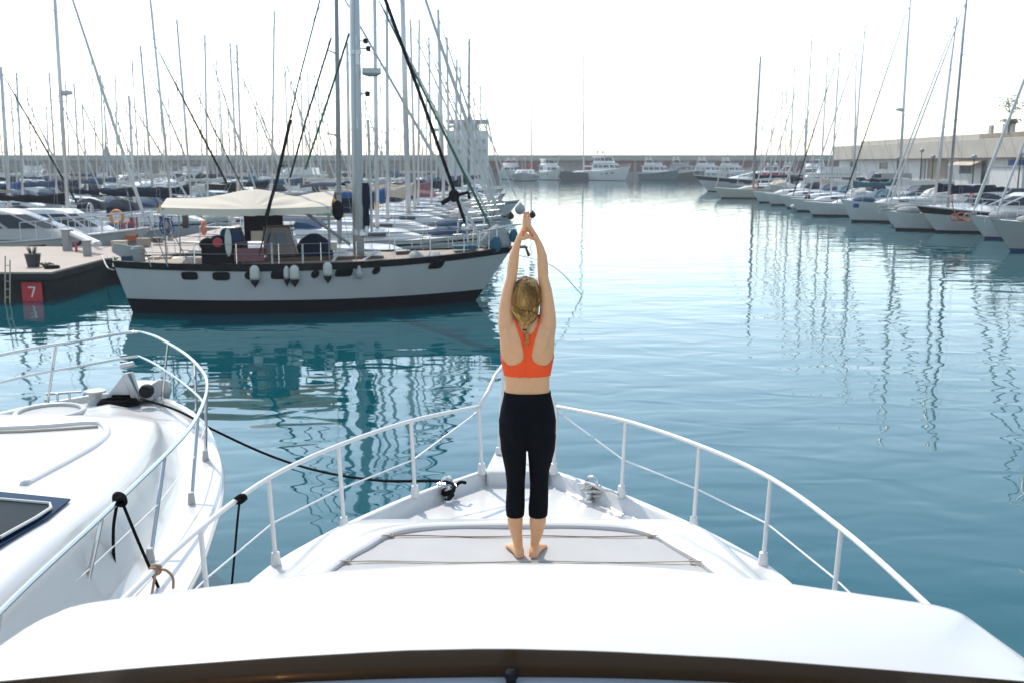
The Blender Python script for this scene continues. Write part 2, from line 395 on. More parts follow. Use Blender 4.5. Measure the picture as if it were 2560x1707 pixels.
# ---- parked cars and vans
def car(px, d, L, H, paint, rz, label, van=False):
    x = (px-1280)/2489*d
    t = thing('parked_van' if van else 'parked_car', label, 'van' if van else 'car', (x, d, 1.008), rz, 'vehicles parked along the right quay')
    W_ = .88 if not van else .98
    if van: low = [(-.5, .35), (-.5, .62), (-.49, .98), (-.44, 1.0), (.2, 1.0), (.26, .96), (.38, .58), (.48, .5), (.5, .4), (.5, .18), (-.5, .18)]
    else: low = [(-.5, .35), (-.49, .62), (-.40, .68), (.18, .64), (.42, .58), (.5, .45), (.5, .2), (-.5, .2)]
    q = MB(); rings = []
    for yy, k in ((-W_, .94), (-W_*.93, 1), (W_*.93, 1), (W_, .94)):
        rings.append([Vector((a*L, yy*(1 if bb < .7 else .9), .2+(bb-.2)*H*k+(.2*(1-k)))) for a, bb in low])
    q.loft(rings); part('body', q, paint, t, bevel=.03)
    if not van:
        q = MB(); q.box((-.06*L, 0, H*.80), (.62*L, 1.55, H*.34), top=(.66, .82), shift=(-.03*L, 0)); part('cabin', q, M['glass'], t, bevel=.04)
        q = MB(); q.box((-.09*L, 0, H*.97), (.42*L, 1.3, .05)); part('roof', q, paint, t, bevel=.02)
    else:
        for s in (-1, 1):
            q = MB(); q.box((.24*L, s*W_*.93, H*.74), (.14*L, .06, .42)); part('side_window', q, M['glass'], t)
        q = MB(); q.slab([(.262*L+.02, -.75, H*.95), (.262*L+.02, .75, H*.95), (.378*L+.02, .8, H*.62), (.378*L+.02, -.8, H*.62)], .03, (1, 0, 1)); part('windscreen', q, M['glass'], t)
    for sx in (-.31, .31):
        for sy in (-1, 1):
            q = MB(); q.lathe([(.14, -.1), (.29, -.1), (.31, 0), (.29, .1), (.14, .1)], (sx*L, sy*W_*.9, .31), 14, 'y'); wh = part('wheel', q, M['rubber'], t)
            q = MB(); q.lathe([(.01, sy*.105), (.16, sy*.105), (.18, sy*.08)], (sx*L, sy*W_*.9, .31), 12, 'y'); part('rim', q, M['dullsteel'], wh)
    for sy in (-.6, .6):
        q = MB(); q.box((L*.495, sy, H*.42+.08), (.08, .3, .14)); part('headlight', q, M['signwhite'], t)
        q = MB(); q.box((-L*.497, sy*1.05, H*.42+.1), (.06, .2, .18)); part('tail_light', q, M['red'], t)
car(2203, 122, 5.6, 2.5, M['greyhull'], R(180), 'tall grey panel van parked before the warehouse door', True)
car(2232, 112, 4.2, 1.75, M['carwhite'], R(160), 'small white car parked beside the tall grey van')
car(2122, 132, 4.3, 1.6, M['silver'], R(185), 'pale silver car parked farthest along the quay')
car(2330, 98, 4.5, 1.5, M['silver'], R(175), 'silver estate car parked in front of the ochre shutter')
car(2430, 90, 4.4, 1.5, M['carwhite'], R(182), 'white car parked under the sloping awning')
car(2525, 76, 4.5, 1.5, M['cardark'], R(178), 'dark car parked at the right edge before the kiosk')
car(2292, 92, 4.0, 1.45, M['cardark'], R(195), 'dark blue hatchback parked nearest the sailboats')
q = MB(); q.torus((0, 0, 0), .45, .13, 'y', 18, 8); q = MB().torus(((2203-1280)/2489*90, 90, 1.3), .42, .14, 'y', 18, 8)
solo('tyre', q, M['rubber'], 'black tyre hung on the quay edge left of the navy sail covers', 'tyre')
# ================================================================ OWN YACHT (the foredeck she stands on)
AX = .05
BT = [(1.0, 2.12), (2.5, 2.10), (4.4, 1.97), (5.33, 1.86), (6.3, 1.68), (6.97, 1.36), (7.67, .90), (8.25, .38), (8.55, .10)]
def ob(y):                       # half-breadth, eased between the measured stations
    return .5*lerp_table(BT, y)+.25*(lerp_table(BT, y-.22)+lerp_table(BT, y+.22)) if y < 8.2 else lerp_table(BT, y)
def oz(y): return 1.665+.02*smooth(y, 6.5, 8.5)
def odeck(x, y):
    b = ob(y); e = b-abs(x-AX); t = abs(x-AX)/max(b, .01)
    z = oz(y)
    bul = .12*smooth(y, 6.5, 7.3)
    z -= bul*smooth(e, .065, .10)
    hc = .36*(1-smooth(y, 5.95, 7.35)) if y > 5.9 else .36
    z += (hc+bul*(1-smooth(y, 6.3, 7.1)))*smooth(e, .08, .62)+.012*(1-t*t)
    return z
yacht = thing('motor_yacht', 'white motor yacht with railed foredeck that the woman stands on', 'yacht', (AX, 5.5, 0))
q = MB(); NY, NX = 90, 64
def odk(i, j):
    y = 1.2+(8.54-1.2)*i; u = j*2-1; u = math.copysign(1-(1-abs(u))**1.6, u)
    x = AX+ob(y)*u; return Vector((x, y, odeck(x, y)))
q.grid(odk, NY, NX); part('deck', q, M['gel'], yacht, W=True, sharp=180)
def ohull(i, j, s):
    y = 1.2+(8.56-1.2)*i; z0 = oz(y); b = ob(y) if y < 8.5 else .08
    z = z0-(z0+.5)*j; k = 1-.42*j**1.2
    bb = b*k; yy = y-(y-1.2)*.17*j
    return Vector((AX+s*(bb+.012*(1 if .02 < j < .12 else 0)), yy, z))
q = MB()
for s in (-1, 1): q.grid(lambda i, j: ohull(i, j, s), 60, 18)
part('hull', q, M['gel'], yacht, W=True, sharp=180)
q = MB()
for s in (-1, 1): q.tube([(AX+s*(ob(y)-.005), y, oz(y)-.045) for y in [2+k*.2 for k in range(33)]], .03, 8)
part('rub_rail', q, M['gel2'], yacht, W=True, sharp=180)
q = MB(); q.loft([[Vector((AX+sx*w_, y, z)) for sx, z in ((-1, z0), (1, z0), (1, z1), (-1, z1))] for y, w_, z0, z1 in
    ((8.22, .27, 1.5, 1.69), (8.3, .27, 1.5, 1.72), (8.7, .21, 1.55, 1.745), (8.97, .16, 1.62, 1.75))]); part('anchor_platform', q, M['gel'], yacht, W=True, bevel=.025)
# sun pad with its moulded coaming
padpath = catmull([(-1.14, 4.8, 0), (-.98, 5.34, 0), (-.855, 5.60, 0), (-.75, 5.80, 0), (-.57, 5.91, 0), (-.2, 5.945, 0), (.3, 5.945, 0), (.67, 5.91, 0), (.85, 5.80, 0), (.955, 5.60, 0), (1.08, 5.34, 0), (1.24, 4.8, 0)], 6)
q = MB(); cen = Vector((AX, 5.0, 0)); rings = []
for i, p in enumerate(padpath):
    t = (padpath[min(i+1, len(padpath)-1)]-padpath[max(i-1, 0)]).normalized(); nrm = Vector((-t.y, t.x, 0))
    prof = [(0, -.03), (.004, .035), (.02, .046), (.05, .044), (.12, .026), (.2, .008), (.26, -.02)]
    rings.append([p+nrm*d_+Vector((0, 0, odeck((p+nrm*d_).x, (p+nrm*d_).y)+h_)) for d_, h_ in prof])
q.loft(rings, cap=False, closed=False); part('coaming', q, M['gel'], yacht, W=True, sharp=50)
inner = [p for p in padpath]
q = MB(); rows = []
for i in range(len(inner)//2):
    a, b = inner[i], inner[len(inner)-1-i]; n = 24; row = []
    for k in range(n+1):
        p = a.lerp(b, k/n); e = min(k, n-k)/n*(b.x-a.x)
        row.append(Vector((p.x, p.y, odeck(p.x, p.y)+.014+.003*math.sin(p.x*9+p.y*5)*math.sin(p.y*13))))
    rows.append(row)
q.loft(rows, cap=False, closed=False); part('sun_pad', q, M['pad'], yacht, W=True, sharp=180)
PADZ = odeck(AX, 5.5)+.014
# elastic cords across the pad with their end knots
for y, xa, xb in ((5.80, -.74, .84), (5.40, -.94, 1.03)):
    q = MB()
    for o_ in (0, .012): q.tube([(xa+(xb-xa)*k/14, y+o_*math.sin(k*.9)+(.03*(1-k/3) if k < 3 and y > 5.8 else 0), odeck(AX+.5, y)+.022+.003*math.sin(k+o_*90)) for k in range(15)], .0028, 6)
    part('elastic_cord', q, M['cord'] if y > 5.6 else M['beige'], yacht, W=True)
    for xx, sg in ((xa, -1), (xb, 1)):
        q = MB(); z = odeck(xx, y)+.03
        q.tube([(xx+sg*.014*math.cos(k*1.3), y+.014*math.sin(k*1.3), z+.006*math.sin(k*2.1)) for k in range(12)], .0045, 6)
        q.tube([(xx, y, z), (xx+sg*.05, y-.03, z+.01), (xx+sg*.055, y-.07, z-.0)], .0045, 6)
        part('knot', q, M['beige'], yacht, W=True)
# guard rail: stanchions (> foot), hand rail, life line
ST = [(8.25, .31, 2.275), (7.67, .83, 2.30), (6.97, 1.285, 2.30), (6.3, 1.63, 2.27), (5.40, 1.80, 2.265), (4.5, 1.90, 2.24)]
for s in (-1, 1):
    tops = []
    for y, hx, zt in ST:
        z0 = oz(y); p0 = Vector((AX+s*hx, y, z0)); p1 = Vector((AX+s*(hx+.02), y-.02, zt)); tops.append(p1)
        q = MB(); q.tube([p0, p1], .0155, 10); stn = part('stanchion', q, M['railwhite'], yacht, W=True)
        q = MB(); q.lathe([(.036, -.01), (.036, .012), (.027, .085), (.0175, .09)], p0, 12); part('foot', q, M['railwhite'], stn, W=True)
    pul = [Vector((AX+s*.20, 8.62, 2.46)), Vector((AX+s*.10, 8.92, 2.54))]
    path = catmull([(AX+s*2.0, 3.4, 2.2)]+[tuple(p) for p in reversed(tops)], 7)
    q = MB(); q.tube(path, .0165, 10); part('hand_rail', q, M['railwhite'], yacht, W=True, sharp=180)
    q = MB(); q.tube([tops[0], Vector((AX+s*.26, 8.43, 2.36)), pul[0], pul[1]], .016, 10); part('pulpit_rail', q, M['railwhite'], yacht, W=True, sharp=180)
    q = MB(); q.tube([(AX+s*.17, 8.62, 1.75), (AX+s*.125, 8.85, 2.53)], .015, 10); q.lathe([(.03, 0), (.024, .06)], (AX+s*.17, 8.62, 1.745), 10); part('pulpit_leg', q, M['railwhite'], yacht, W=True)
    mids = [Vector((AX+s*(hx+.012), y-.01, (oz(y)*.52+zt*.48))) for y, hx, zt in ST]
    q = MB(); q.tube([tops[0]+Vector((s*.02, -.02, -.05)), mids[1]], .006, 6); q.tube(mids[1:], .006, 6); part('life_line', q, M['railwhite'], yacht, W=True)
    a = tops[0]+Vector((s*.02, -.02, -.05))
    for f_ in (0, .5):
        q = MB(); q.tube([a.lerp(mids[1], f_), a.lerp(mids[1], f_+.055)], .010, 6); part('turnbuckle', q, M['steel'], yacht, W=True)
q = MB(); q.tube([(AX-.10, 8.92, 2.54), (AX-.06, 9.0, 2.56), (AX+.06, 9.0, 2.56), (AX+.10, 8.92, 2.54)], .016, 10); part('pulpit_bow', q, M['railwhite'], yacht, W=True)
# chocks and cleats
for s in (-1, 1):
    c = uz(1117 if s < 0 else 1479, 1212, 1.69); d = Vector((s*.5, -.55, 0)).normalized()
    q = MB(); q.tube(catmull([c-d*.06, c-d*.05+Vector((0, 0, .05)), c+Vector((0, 0, .075)), c+d*.05+Vector((0, 0, .05)), c+d*.06], 5), .011, 8); q.box(c, (.16, .05, .012), math.atan2(d.y, d.x)); part('chock', q, M['steel'], yacht, W=True)
    c = uz(1121 if s < 0 else 1472, 1252, odeck(AX+s*.63, 7.55)+.0)
    q = MB(); q.lathe([(.05, -.01), (.045, .02), (.028, .03), (.028, .07), (.045, .085), (.04, .1)], c, 14); q.lathe([(.03, .1), (.03, .11)], c, 12)
    q.tube([c+Vector((-.09, .06, .13)), c+Vector((.09, -.03, .14))], .012, 8); q.lathe([(.018, .1), (.018, .14)], c, 8); part('mooring_cleat', q, M['steel'], yacht, W=True)
# flybridge brow, its smoked wind deflector, console and the cabin front below
far = [(-80, 1660, 2.86), (60, 1565, 2.93), (150, 1523, 2.97), (215, 1503, 3.0), (300, 1489, 3.02), (460, 1468, 3.04), (640, 1446, 3.05), (900, 1415, 3.06), (1280, 1401, 3.06), (1660, 1414, 3.06), (1920, 1445, 3.05), (2110, 1472, 3.04), (2260, 1494, 3.02), (2345, 1508, 3.0), (2420, 1535, 2.97), (2510, 1598, 2.93), (2650, 1700, 2.86)]
near = [(1280-1400*math.cos(math.pi*k/16), 1710-90*math.sin(math.pi*k/16)**1.1) for k in range(17)]
def tab(px, t): return lerp_table(t, px)
NT = [(-200, 1718), (0, 1702), (350, 1668), (700, 1642), (1000, 1625), (1230, 1620), (1500, 1626), (1860, 1645), (2200, 1672), (2560, 1702), (2800, 1722)]
q = MB(); rings = []
fp = catmull([uz(*f) for f in far], 4); n = len(fp)
for i, p in enumerate(fp):
    t = i/(n-1); npx = -120+2800*t; nr = uz(npx, lerp_table(NT, npx)+80, 3.07-.12*abs(2*t-1)**2)
    tang = (fp[min(i+1, n-1)]-fp[max(i-1, 0)]).normalized(); outw = Vector((-tang.y, tang.x, 0)).normalized()
    rings.append([nr+Vector((0, -.02, -.05)), nr, nr.lerp(p, .1)+Vector((0, 0, .008)), nr.lerp(p, .5)+Vector((0, 0, .012)), p-outw*.05+Vector((0, 0, .004)), p-outw*.02+Vector((0, 0, .001)), p-Vector((0, 0, .012)), p+outw*.01-Vector((0, 0, .045)), p-outw*.01-Vector((0, 0, .11)), p-outw*.12-Vector((0, 0, .15))])
q.loft(rings, cap=False, closed=False); part('flybridge_brow', q, M['gel'], yacht, W=True, sharp=180)
q = MB(); rings = []
for i in range(33):
    px_ = -150+2860*i/32; y_ = lerp_table(NT, px_)
    top = uz(px_, y_-1, 3.17-.12*abs(i/16-1)**2); b0 = uz(px_, 1691+46*((px_-1280)/1000)**2, 3.085-.10*abs(i/16-1)**2)
    rings.append([b0, top, top+Vector((0, -.006, .001)), b0+Vector((0, -.006, 0))])
q.loft(rings)
gm = mat('smoked brown acrylic', (.05, .034, .02), .25)
nt = gm.node_tree; tb = nt.nodes.new('ShaderNodeBsdfTransparent'); tb.inputs[0].default_value = (.36, .25, .15, 1); ms = nt.nodes.new('ShaderNodeMixShader'); ms.inputs[0].default_value = .30
nt.links.new(nt.nodes['Principled BSDF'].outputs[0], ms.inputs[1]); nt.links.new(tb.outputs[0], ms.inputs[2]); nt.links.new(ms.outputs[0], nt.nodes['Material Output'].inputs[0])
part('wind_deflector', q, gm, yacht, W=True, sharp=60)
q = MB(); rings = []
for i in range(25):
    t = i/24*2-1; a = uz(1280+1000*t, 1692+46*t*t, 3.10-.05*t*t)
    rings.append([a+Vector((0, .03, -.03)), a, a+Vector((0, -.3, .02)), a+Vector((0, -.32, -.4)), a+Vector((0, .05, -.4))])
q.loft(rings); part('console', q, mat('pale blue grey console', (.42, .46, .50), .5, var=.04), yacht, W=True, sharp=40)
q = MB(); q.lathe([(.012, 0), (.012, .012), (.016, .014), (.016, .03), (.008, .036)], uz(1278, 1706, 3.10), 12); part('knob', q, M['black'], yacht, W=True)
q = MB(); q.loft([[Vector((AX+s*w_, y, z)) for s, y in ((-1, y0), (1, y0), (1, y1), (-1, y1))] for z, w_, y0, y1 in ((1.9, 1.45, .5, 3.5), (2.5, 1.3, .5, 3.0), (2.92, 1.18, .5, 2.5))]); part('cabin_front', q, M['gel'], yacht, W=True, bevel=.08)
for s in (-1, 1):
    q = MB(); q.slab([(AX+s*.1, 3.42, 2.02), (AX+s*1.3, 3.42, 2.02), (AX+s*1.17, 3.03, 2.5), (AX+s*.1, 3.03, 2.5)], .012, (0, 1, 1)); part('windscreen_pane', q, M['glass'], yacht, W=True)

# ================================================================ LEFT YACHT
def lxa(y): return -4.7+.05*(11.85-y)
LB = [(1, 2.3), (4, 2.3), (6.6, 2.24), (8.0, 2.06), (8.93, 1.86), (10, 1.5), (10.8, 1.13), (11.35, .74), (11.7, .38), (11.86, .06)]
def lb(y): return .5*lerp_table(LB, y)+.25*(lerp_table(LB, y-.3)+lerp_table(LB, y+.3)) if y < 11.3 else lerp_table(LB, y)
def ldeck(x, y):
    b = lb(y); e = b-abs(x-lxa(y)); t = min(1, abs(x-lxa(y))/max(b, .01))
    h = .46*(1-smooth(y, 8.6, 11.0))+.16*(1-smooth(y, 5.0, 8.0)); wside = .40
    z = 1.5+.05*(1-smooth(e, .0, .05))*0
    z += .07*(1-smooth(e, .07, .13))*smooth(y, 8.2, 10.4)
    z += h*smooth(e, wside-.02, wside+.20)+.07*(1-t*t)*smooth(e, wside, .9)
    return z
ly = thing('motor_yacht', 'white motor yacht with rounded foredeck and steel guard rail moored alongside at lower left', 'yacht', (-4.5, 6, 0))
q = MB()
def ldk(i, j):
    y = 1.0+10.84*(1-(1-i)**1.35); u = j*2-1; u = math.copysign(1-(1-abs(u))**1.5, u); x = lxa(y)+lb(y)*u; return Vector((x, y, ldeck(x, y)))
q.grid(ldk, 110, 90); ld = part('deck', q, M['gel'], ly, W=True, sharp=180)
LBV = BVHTree.FromPolygons([tuple(v) for v in q.v], q.f)
def on_left(px, py, lift=0.0):
    h = LBV.ray_cast(CAM, ray(px, py).normalized())
    return (h[0]+h[1]*(lift if h[1].z > 0 else -lift)) if h[0] is not None else uz(px, py, 1.95)
def lhull(i, j, s, o=0.0):
    y = 1.0+10.86*(1-(1-i)**1.35); b = lb(y) if y < 11.84 else .05; z = 1.5-1.9*j
    return Vector((lxa(y)+s*(b*(1-.5*j**1.1)+o), y-(y-1)*.13*j, z))
q = MB()
for s in (-1, 1): q.grid(lambda i, j: lhull(i, j, s), 70, 20)
part('hull', q, M['gel'], ly, W=True, sharp=180)
q = MB()
for s in (-1, 1): q.grid(lambda i, j: lhull(i*.97, .20+.045*j, s, .006), 60, 2)
part('hull_stripe', q, M['teal'], ly, W=True, sharp=180)
q = MB()
for s in (-1, 1): q.tube([lhull(k/60*.998, .015, s, .012) for k in range(61)], .024, 8)
part('rub_rail', q, M['gel2'], ly, W=True, sharp=180)
# hatch, sunbed moulding, window
c = on_left(125, 1035, .0)
q = MB(); q.torus(c+Vector((0, 0, .02)), .30, .028, 'z', 36, 8); hatch = part('hatch', q, M['gel2'], ly, W=True, sharp=180)
q = MB(); q.lathe([(.29, -.03), (.28, .012), (.2, .022), (.02, .028)], c, 36); part('hatch_lid', q, M['greyhull'], hatch, W=True)
ridge = [on_left(x, y, .0) for x, y in ((-150, 1078), (0, 1072), (120, 1066), (235, 1058), (262, 1066), (266, 1085), (240, 1112), (180, 1148), (120, 1180), (60, 1212))]
q = MB(); q.tube(catmull(ridge, 6), .035, 8); part('sunbed_edge', q, M['gel'], ly, W=True, sharp=180)
q = MB(); q.tube([on_left(x, y, .012) for x, y in ((-60, 1084), (60, 1080), (160, 1074), (246, 1068))], .012, 6); part('sunbed_cord', q, M['beige'], ly, W=True)
wp = [on_left(x, y, .012) for x, y in ((-260, 1226), (0, 1236), (176, 1254), (120, 1300), (0, 1372), (-260, 1500))]
q = MB(); q.slab(wp, .012, (0, 0, 1)); win = part('window', q, mat('deep blue window border', (.006, .03, .07), .4, spec=.03), ly, W=True)
wq = [on_left(x, y, .03) for x, y in ((-260, 1252), (0, 1262), (124, 1273), (127, 1284), (90, 1309), (0, 1360), (-260, 1490))]
q = MB(); q.slab(wq, .008, (0, 0, 1)); part('pane', q, mat('dark skylight glass', (.004, .010, .016), .4, spec=.03), win, W=True)
q = MB(); q.tube([p+Vector((0, 0, .012)) for p in wq[:-1]], .011, 6); part('pane_frame', q, M['gel2'], win, W=True)
# rails
railtop = catmull([(-7.0, 6.4, 2.15), (-6.4, 8.6, 2.2), tuple(uz(0, 887, 2.26)), tuple(uz(200, 852, 2.28)), tuple(uz(325, 831, 2.30)), tuple(uz(378, 838, 2.29)), tuple(uz(420, 858, 2.28)), tuple(uz(470, 890, 2.24)), tuple(uz(508, 930, 2.21)), tuple(uz(518, 965, 2.18)), tuple(uz(505, 1015, 2.16)), tuple(uz(470, 1075, 2.15)), tuple(uz(400, 1150, 2.14)), tuple(uz(255, 1290, 2.13)), tuple(uz(0, 1530, 2.12)), (-2.4, 3.2, 2.1)], 8)
q = MB(); q.tube(railtop, .0175, 10); part('hand_rail', q, M['steel'], ly, W=True, sharp=180)
railmid = catmull([(-6.7, 8.0, 1.85)]+[tuple(uz(x, y, z)) for x, y, z in ((0, 955, 1.95), (200, 915, 1.97), (325, 893, 1.99), (360, 896, 1.98), (420, 930, 1.96), (485, 980, 1.93))]+[tuple(uz(509, 1006, 1.90))], 8)
q = MB(); q.tube(railmid, .0145, 10); part('mid_rail', q, M['steel'], ly, W=True, sharp=180)
def near_rail(px, py):
    return min(railtop, key=lambda p: abs((p-CAM).normalized().angle(ray(px, py).normalized())))
lst = []
for (bx, by), (tx, ty) in (((118, 1015), (132, 861)), ((403, 1012), (421, 860)), ((492, 1040), (488, 905)), ((514, 1147), (516, 985)), ((479, 1255), (497, 1040)), ((376, 1398), (412, 1142)), ((196, 1560), (255, 1292)), ((-30, 1720), (8, 1524))):
    p0 = uz(bx, by, 1.51); p1 = near_rail(tx, ty); lst.append((p0, p1))
    q = MB(); q.tube([p0, p1], .015, 10); s_ = part('stanchion', q, M['steel'], ly, W=True)
    q = MB(); q.lathe([(.032, -.01), (.032, .012), (.024, .085), (.017, .09)], p0, 12); part('foot', q, M['gel2'], s_, W=True)
q = MB(); q.tube([p0.lerp(p1, .52) for p0, p1 in lst[3:]], .005, 6); part('life_line', q, M['railwhite'], ly, W=True)
# foredeck gear
c = on_left(240, 1008); q = MB(); q.lathe([(.10, -.03), (.09, .03), (.075, .05), (.075, .12), (.12, .135), (.12, .16), (.02, .165)], c, 20); part('windlass', q, M['gel2'], ly, W=True)
c = on_left(160, 1005); q = MB(); q.tube([c+Vector((-.2, 0, .10)), c+Vector((.2, .03, .12))], .015, 8)
for s in (-.07, .07): q.tube([c+Vector((s, 0, -.02)), c+Vector((s, 0, .11))], .014, 8)
part('mooring_cleat', q, M['steel'], ly, W=True)
c = uz(318, 998, 1.56)
q = MB()
q.slab([c+Vector(v)*.78 for v in ((-.36, 0, .0), (-.02, .0, .40), (.10, .0, .42), (.20, .0, .02))], .06); q.slab([c+Vector(v)*.78 for v in ((-.02, -.08, .40), (.05, -.1, .42), (.20, -.08, .02), (.08, -.06, .02))], .03)
q.slab([c+Vector(v)*.78 for v in ((.22, .08, .04), (.34, .1, .20), (.46, .14, .28), (.58, .18, .24), (.62, .2, .10), (.56, .2, -.06), (.40, .15, -.08), (.28, .1, -.04))], .035)
q.tube([c+Vector((-.05, 0, .40)), c+Vector((.11, 0, .43))], .035, 8)
part('anchor', q, M['dullsteel'], ly, W=True, bevel=.01)
q = MB(); q.lathe([(.01, -.06), (.075, -.05), (.085, 0), (.075, .05), (.01, .06)], c+Vector((.28, -.12, .13)), 14, 'y'); part('roller', q, M['rubber'], ly, W=True)
q = MB(); q.box(c+Vector((.05, .35, .03)), (.5, .7, .1)); part('anchor_platform', q, M['gel2'], ly, W=True, bevel=.02)
c = on_left(305, 1008)+Vector((0, -.1, .02)); q = MB(); 
for k in range(3): q.torus(c+Vector((0, 0, .022*k)), .21-.02*k, .016, 'z', 30, 6, (1.15, .6, 1))
solo('rope_coil', q, M['rope'], 'black mooring rope coiled flat by the anchor on the left yacht', 'rope')

# ================================================================ ROPES
def rope(pts, r, m, label, n=10, knots=()):
    q = MB(); q.tube(catmull(pts, n), r, 8)
    return solo('mooring_rope', q, m, label, 'rope', sharp=180)
ch = uz(1117, 1212, 1.69)+Vector((0, 0, .03))
rope([uz(352, 996, 1.7), uz(430, 1020, 1.62), uz(485, 1046, 1.58), uz(530, 1072, 1.50), uz(670, 1136, 1.27), uz(800, 1177, 1.26), uz(950, 1200, 1.42), ch, ch+Vector((.05, -.17, -.06)), uz(1121, 1243, 1.62)], .0135, M['rope'], 'black mooring rope sagging over the water from the left yacht to the bow chock')
c = uz(1121, 1252, odeck(AX-.63, 7.55)); q = MB()
q.tube([c+Vector((.042*math.cos(k*.8)*(1-.2*math.sin(k)), .042*math.sin(k*.8), .05+.003*k)) for k in range(20)], .012, 7)
q.tube(catmull([c+Vector((.05, 0, .12)), c+Vector((.1, -.02, .17)), c+Vector((.14, .03, .15))], 5), .014, 7)
solo('rope_hitch', q, M['rope'], 'black rope end hitched round the left foredeck cleat', 'rope', sharp=180)
c = uz(1472, 1252, odeck(AX+.63, 7.55)); q = MB(); random.seed(4)
q.tube(catmull([c+Vector((random.gauss(0, .06), random.gauss(0, .05), .03+.012*k+random.uniform(-.01, .01))) for k in range(11)]+[uz(1484, 1212, 1.72), uz(1505, 1222, 1.72), uz(1535, 1228, 1.70)], 6), .011, 7)
q.tube(catmull([c+Vector((0, 0, .06)), c+Vector((.06, .12, .10)), uz(1520, 1224, 1.72), uz(1548, 1236, 1.69)], 6), .009, 7)
solo('white_rope', q, M['ropewhite'], 'tangled white rope heaped on the right foredeck cleat', 'rope', sharp=180)
def ball_knot(c, axis, r, n, label, m, tails):
    q = MB(); axis = axis.normalized(); u = axis.orthogonal().normalized(); v = axis.cross(u)
    for k in range(n):
        off = (k-(n-1)/2)*r*.62; rr = r*(1.0-.35*abs((k-(n-1)/2)/n*2)); pts = []
        for i in range(15):
            a = 2*math.pi*i/14; pts.append(c+axis*(off+.25*r*math.sin(a+k))+u*rr*math.cos(a)+v*rr*math.sin(a))
        q.tube(pts, r*.36, 7, cap=False)
    for t in tails: q.tube(catmull(t, 8), r*.30 if len(t) != 3 else r*.26, 7)
    solo('knotted_rope', q, m, label, 'rope', sharp=180)
kp_ = near_rail(298, 1252)
e1 = [kp_+Vector((-.02, 0, -.03)), kp_+Vector((-.055, 0, -.2)), kp_+Vector((-.07, .01, -.42)), kp_+Vector((-.06, .02, -.56))]
e2 = [kp_+Vector((.02, 0, -.03)), kp_+Vector((.09, .02, -.28)), kp_+Vector((.17, .04, -.54)), kp_+Vector((.2, .05, -.64))]
ball_knot(kp_, Vector((.5, -.8, 0)), .036, 6, 'thick black rope knot on the steel rail of the left yacht with two hanging ends', M['rope'], [e1, e2])
def own_rail(px, py):
    best = None
    for i in range(60):
        y = 3.4+i*.05; hx = lerp_table([(a, b) for a, b, c_ in reversed(ST)], y); z = lerp_table([(a, c_) for a, b, c_ in reversed(ST)], y); p = Vector((AX-hx-.02, y-.02, z))
        an = (p-CAM).normalized().angle(ray(px, py).normalized())
        if best is None or an < best[0]: best = (an, p)
    return best[1]
k1 = own_rail(597, 1240)
ball_knot(k1, Vector((.3, .8, 0)), .024, 6, 'small black rope knot on the white rail with a line hanging to the water', M['rope'], [[k1, k1+Vector((-.02, 0, -.1)), k1+Vector((-.08, 0, -.55)), k1+Vector((-.14, -.02, -1.0)), k1+Vector((-.22, -.02, -1.9))]])
k2 = own_rail(379, 1410)
ball_knot(k2, Vector((.1, .8, 0)), .024, 3, 'brown cord tied on the white rail at lower left with a short curled tail', M['cord'], [[k2, k2+Vector((.05, 0, 0)), k2+Vector((.085, 0, -.04)), k2+Vector((.085, 0, -.1))], [k2, k2+Vector((-.02, 0, -.1)), k2+Vector((-.06, .02, -.25)), k2+Vector((-.08, .02, -.4))]])
# ================================================================ BOAT BUILDERS
def hull_fn(L, B, zs, ob_, os_, tw, sm=.45, p=2.0, flare=.10, zb=-.4):
    def sheer(s): a, m_, b = zs; return a*(1-s)*(1-2*s)+4*m_*s*(1-s)+b*s*(2*s-1)
    def half(s):
        if s < sm: return B/2*(tw+(1-tw)*(1-((sm-s)/sm)**2))
        return B/2*max(.0, 1-((s-sm)/(1-sm))**p)
    def S(s, z, sg, out=0.0):
        zz = sheer(s); v = (zz-z)/zz
        k = 1-flare*max(0, v)**1.5*(1+2.2*max(0, s-.45))
        xb, xs = L-ob_*v, os_*v
        return Vector((xs+s*(xb-xs), sg*(half(s)*k+out+.015), z))
    S.sheer = sheer; S.half = half; S.L = L
    return S
SL = [0, .04, .1, .18, .27, .36, .45, .54, .63, .71, .78, .84, .89, .93, .965, .985, 1.0]
def hull_strip(S, top, bot, nz, out=0.0, sl=SL, stern=True):
    q = MB()
    for sg in (-1, 1):
        q.loft([[S(s, top(s)+(bot(s)-top(s))*j/nz, sg, out) for j in range(nz+1)] for s in sl], cap=False, closed=False)
    if stern: q.loft([[S(0, top(0)+(bot(0)-top(0))*j/nz, sg, out) for j in range(nz+1)] for sg in (-1, 1)], cap=False, closed=False)
    return q
def deck_mesh(S, dz=.04, inset=.03):
    q = MB(); q.loft([[S(s, S.sheer(s)-dz, sg*k, -inset)+Vector((0, 0, .06*(1-abs(t)))) for t, sg, k in ((-1, -1, 1), (-.5, -.5, 1), (0, 0, 1), (.5, .5, 1), (1, 1, 1))] for s in SL], cap=False, closed=False)
    return q
def rail_along(S, s0, s1, n, h, q, inset=.06, sides=(-1, 1)):
    for sg in sides:
        q.tube([S(s0+(s1-s0)*k/n, S.sheer(s0+(s1-s0)*k/n), sg, -inset)+Vector((0, 0, h)) for k in range(n+1)], .014, 5)
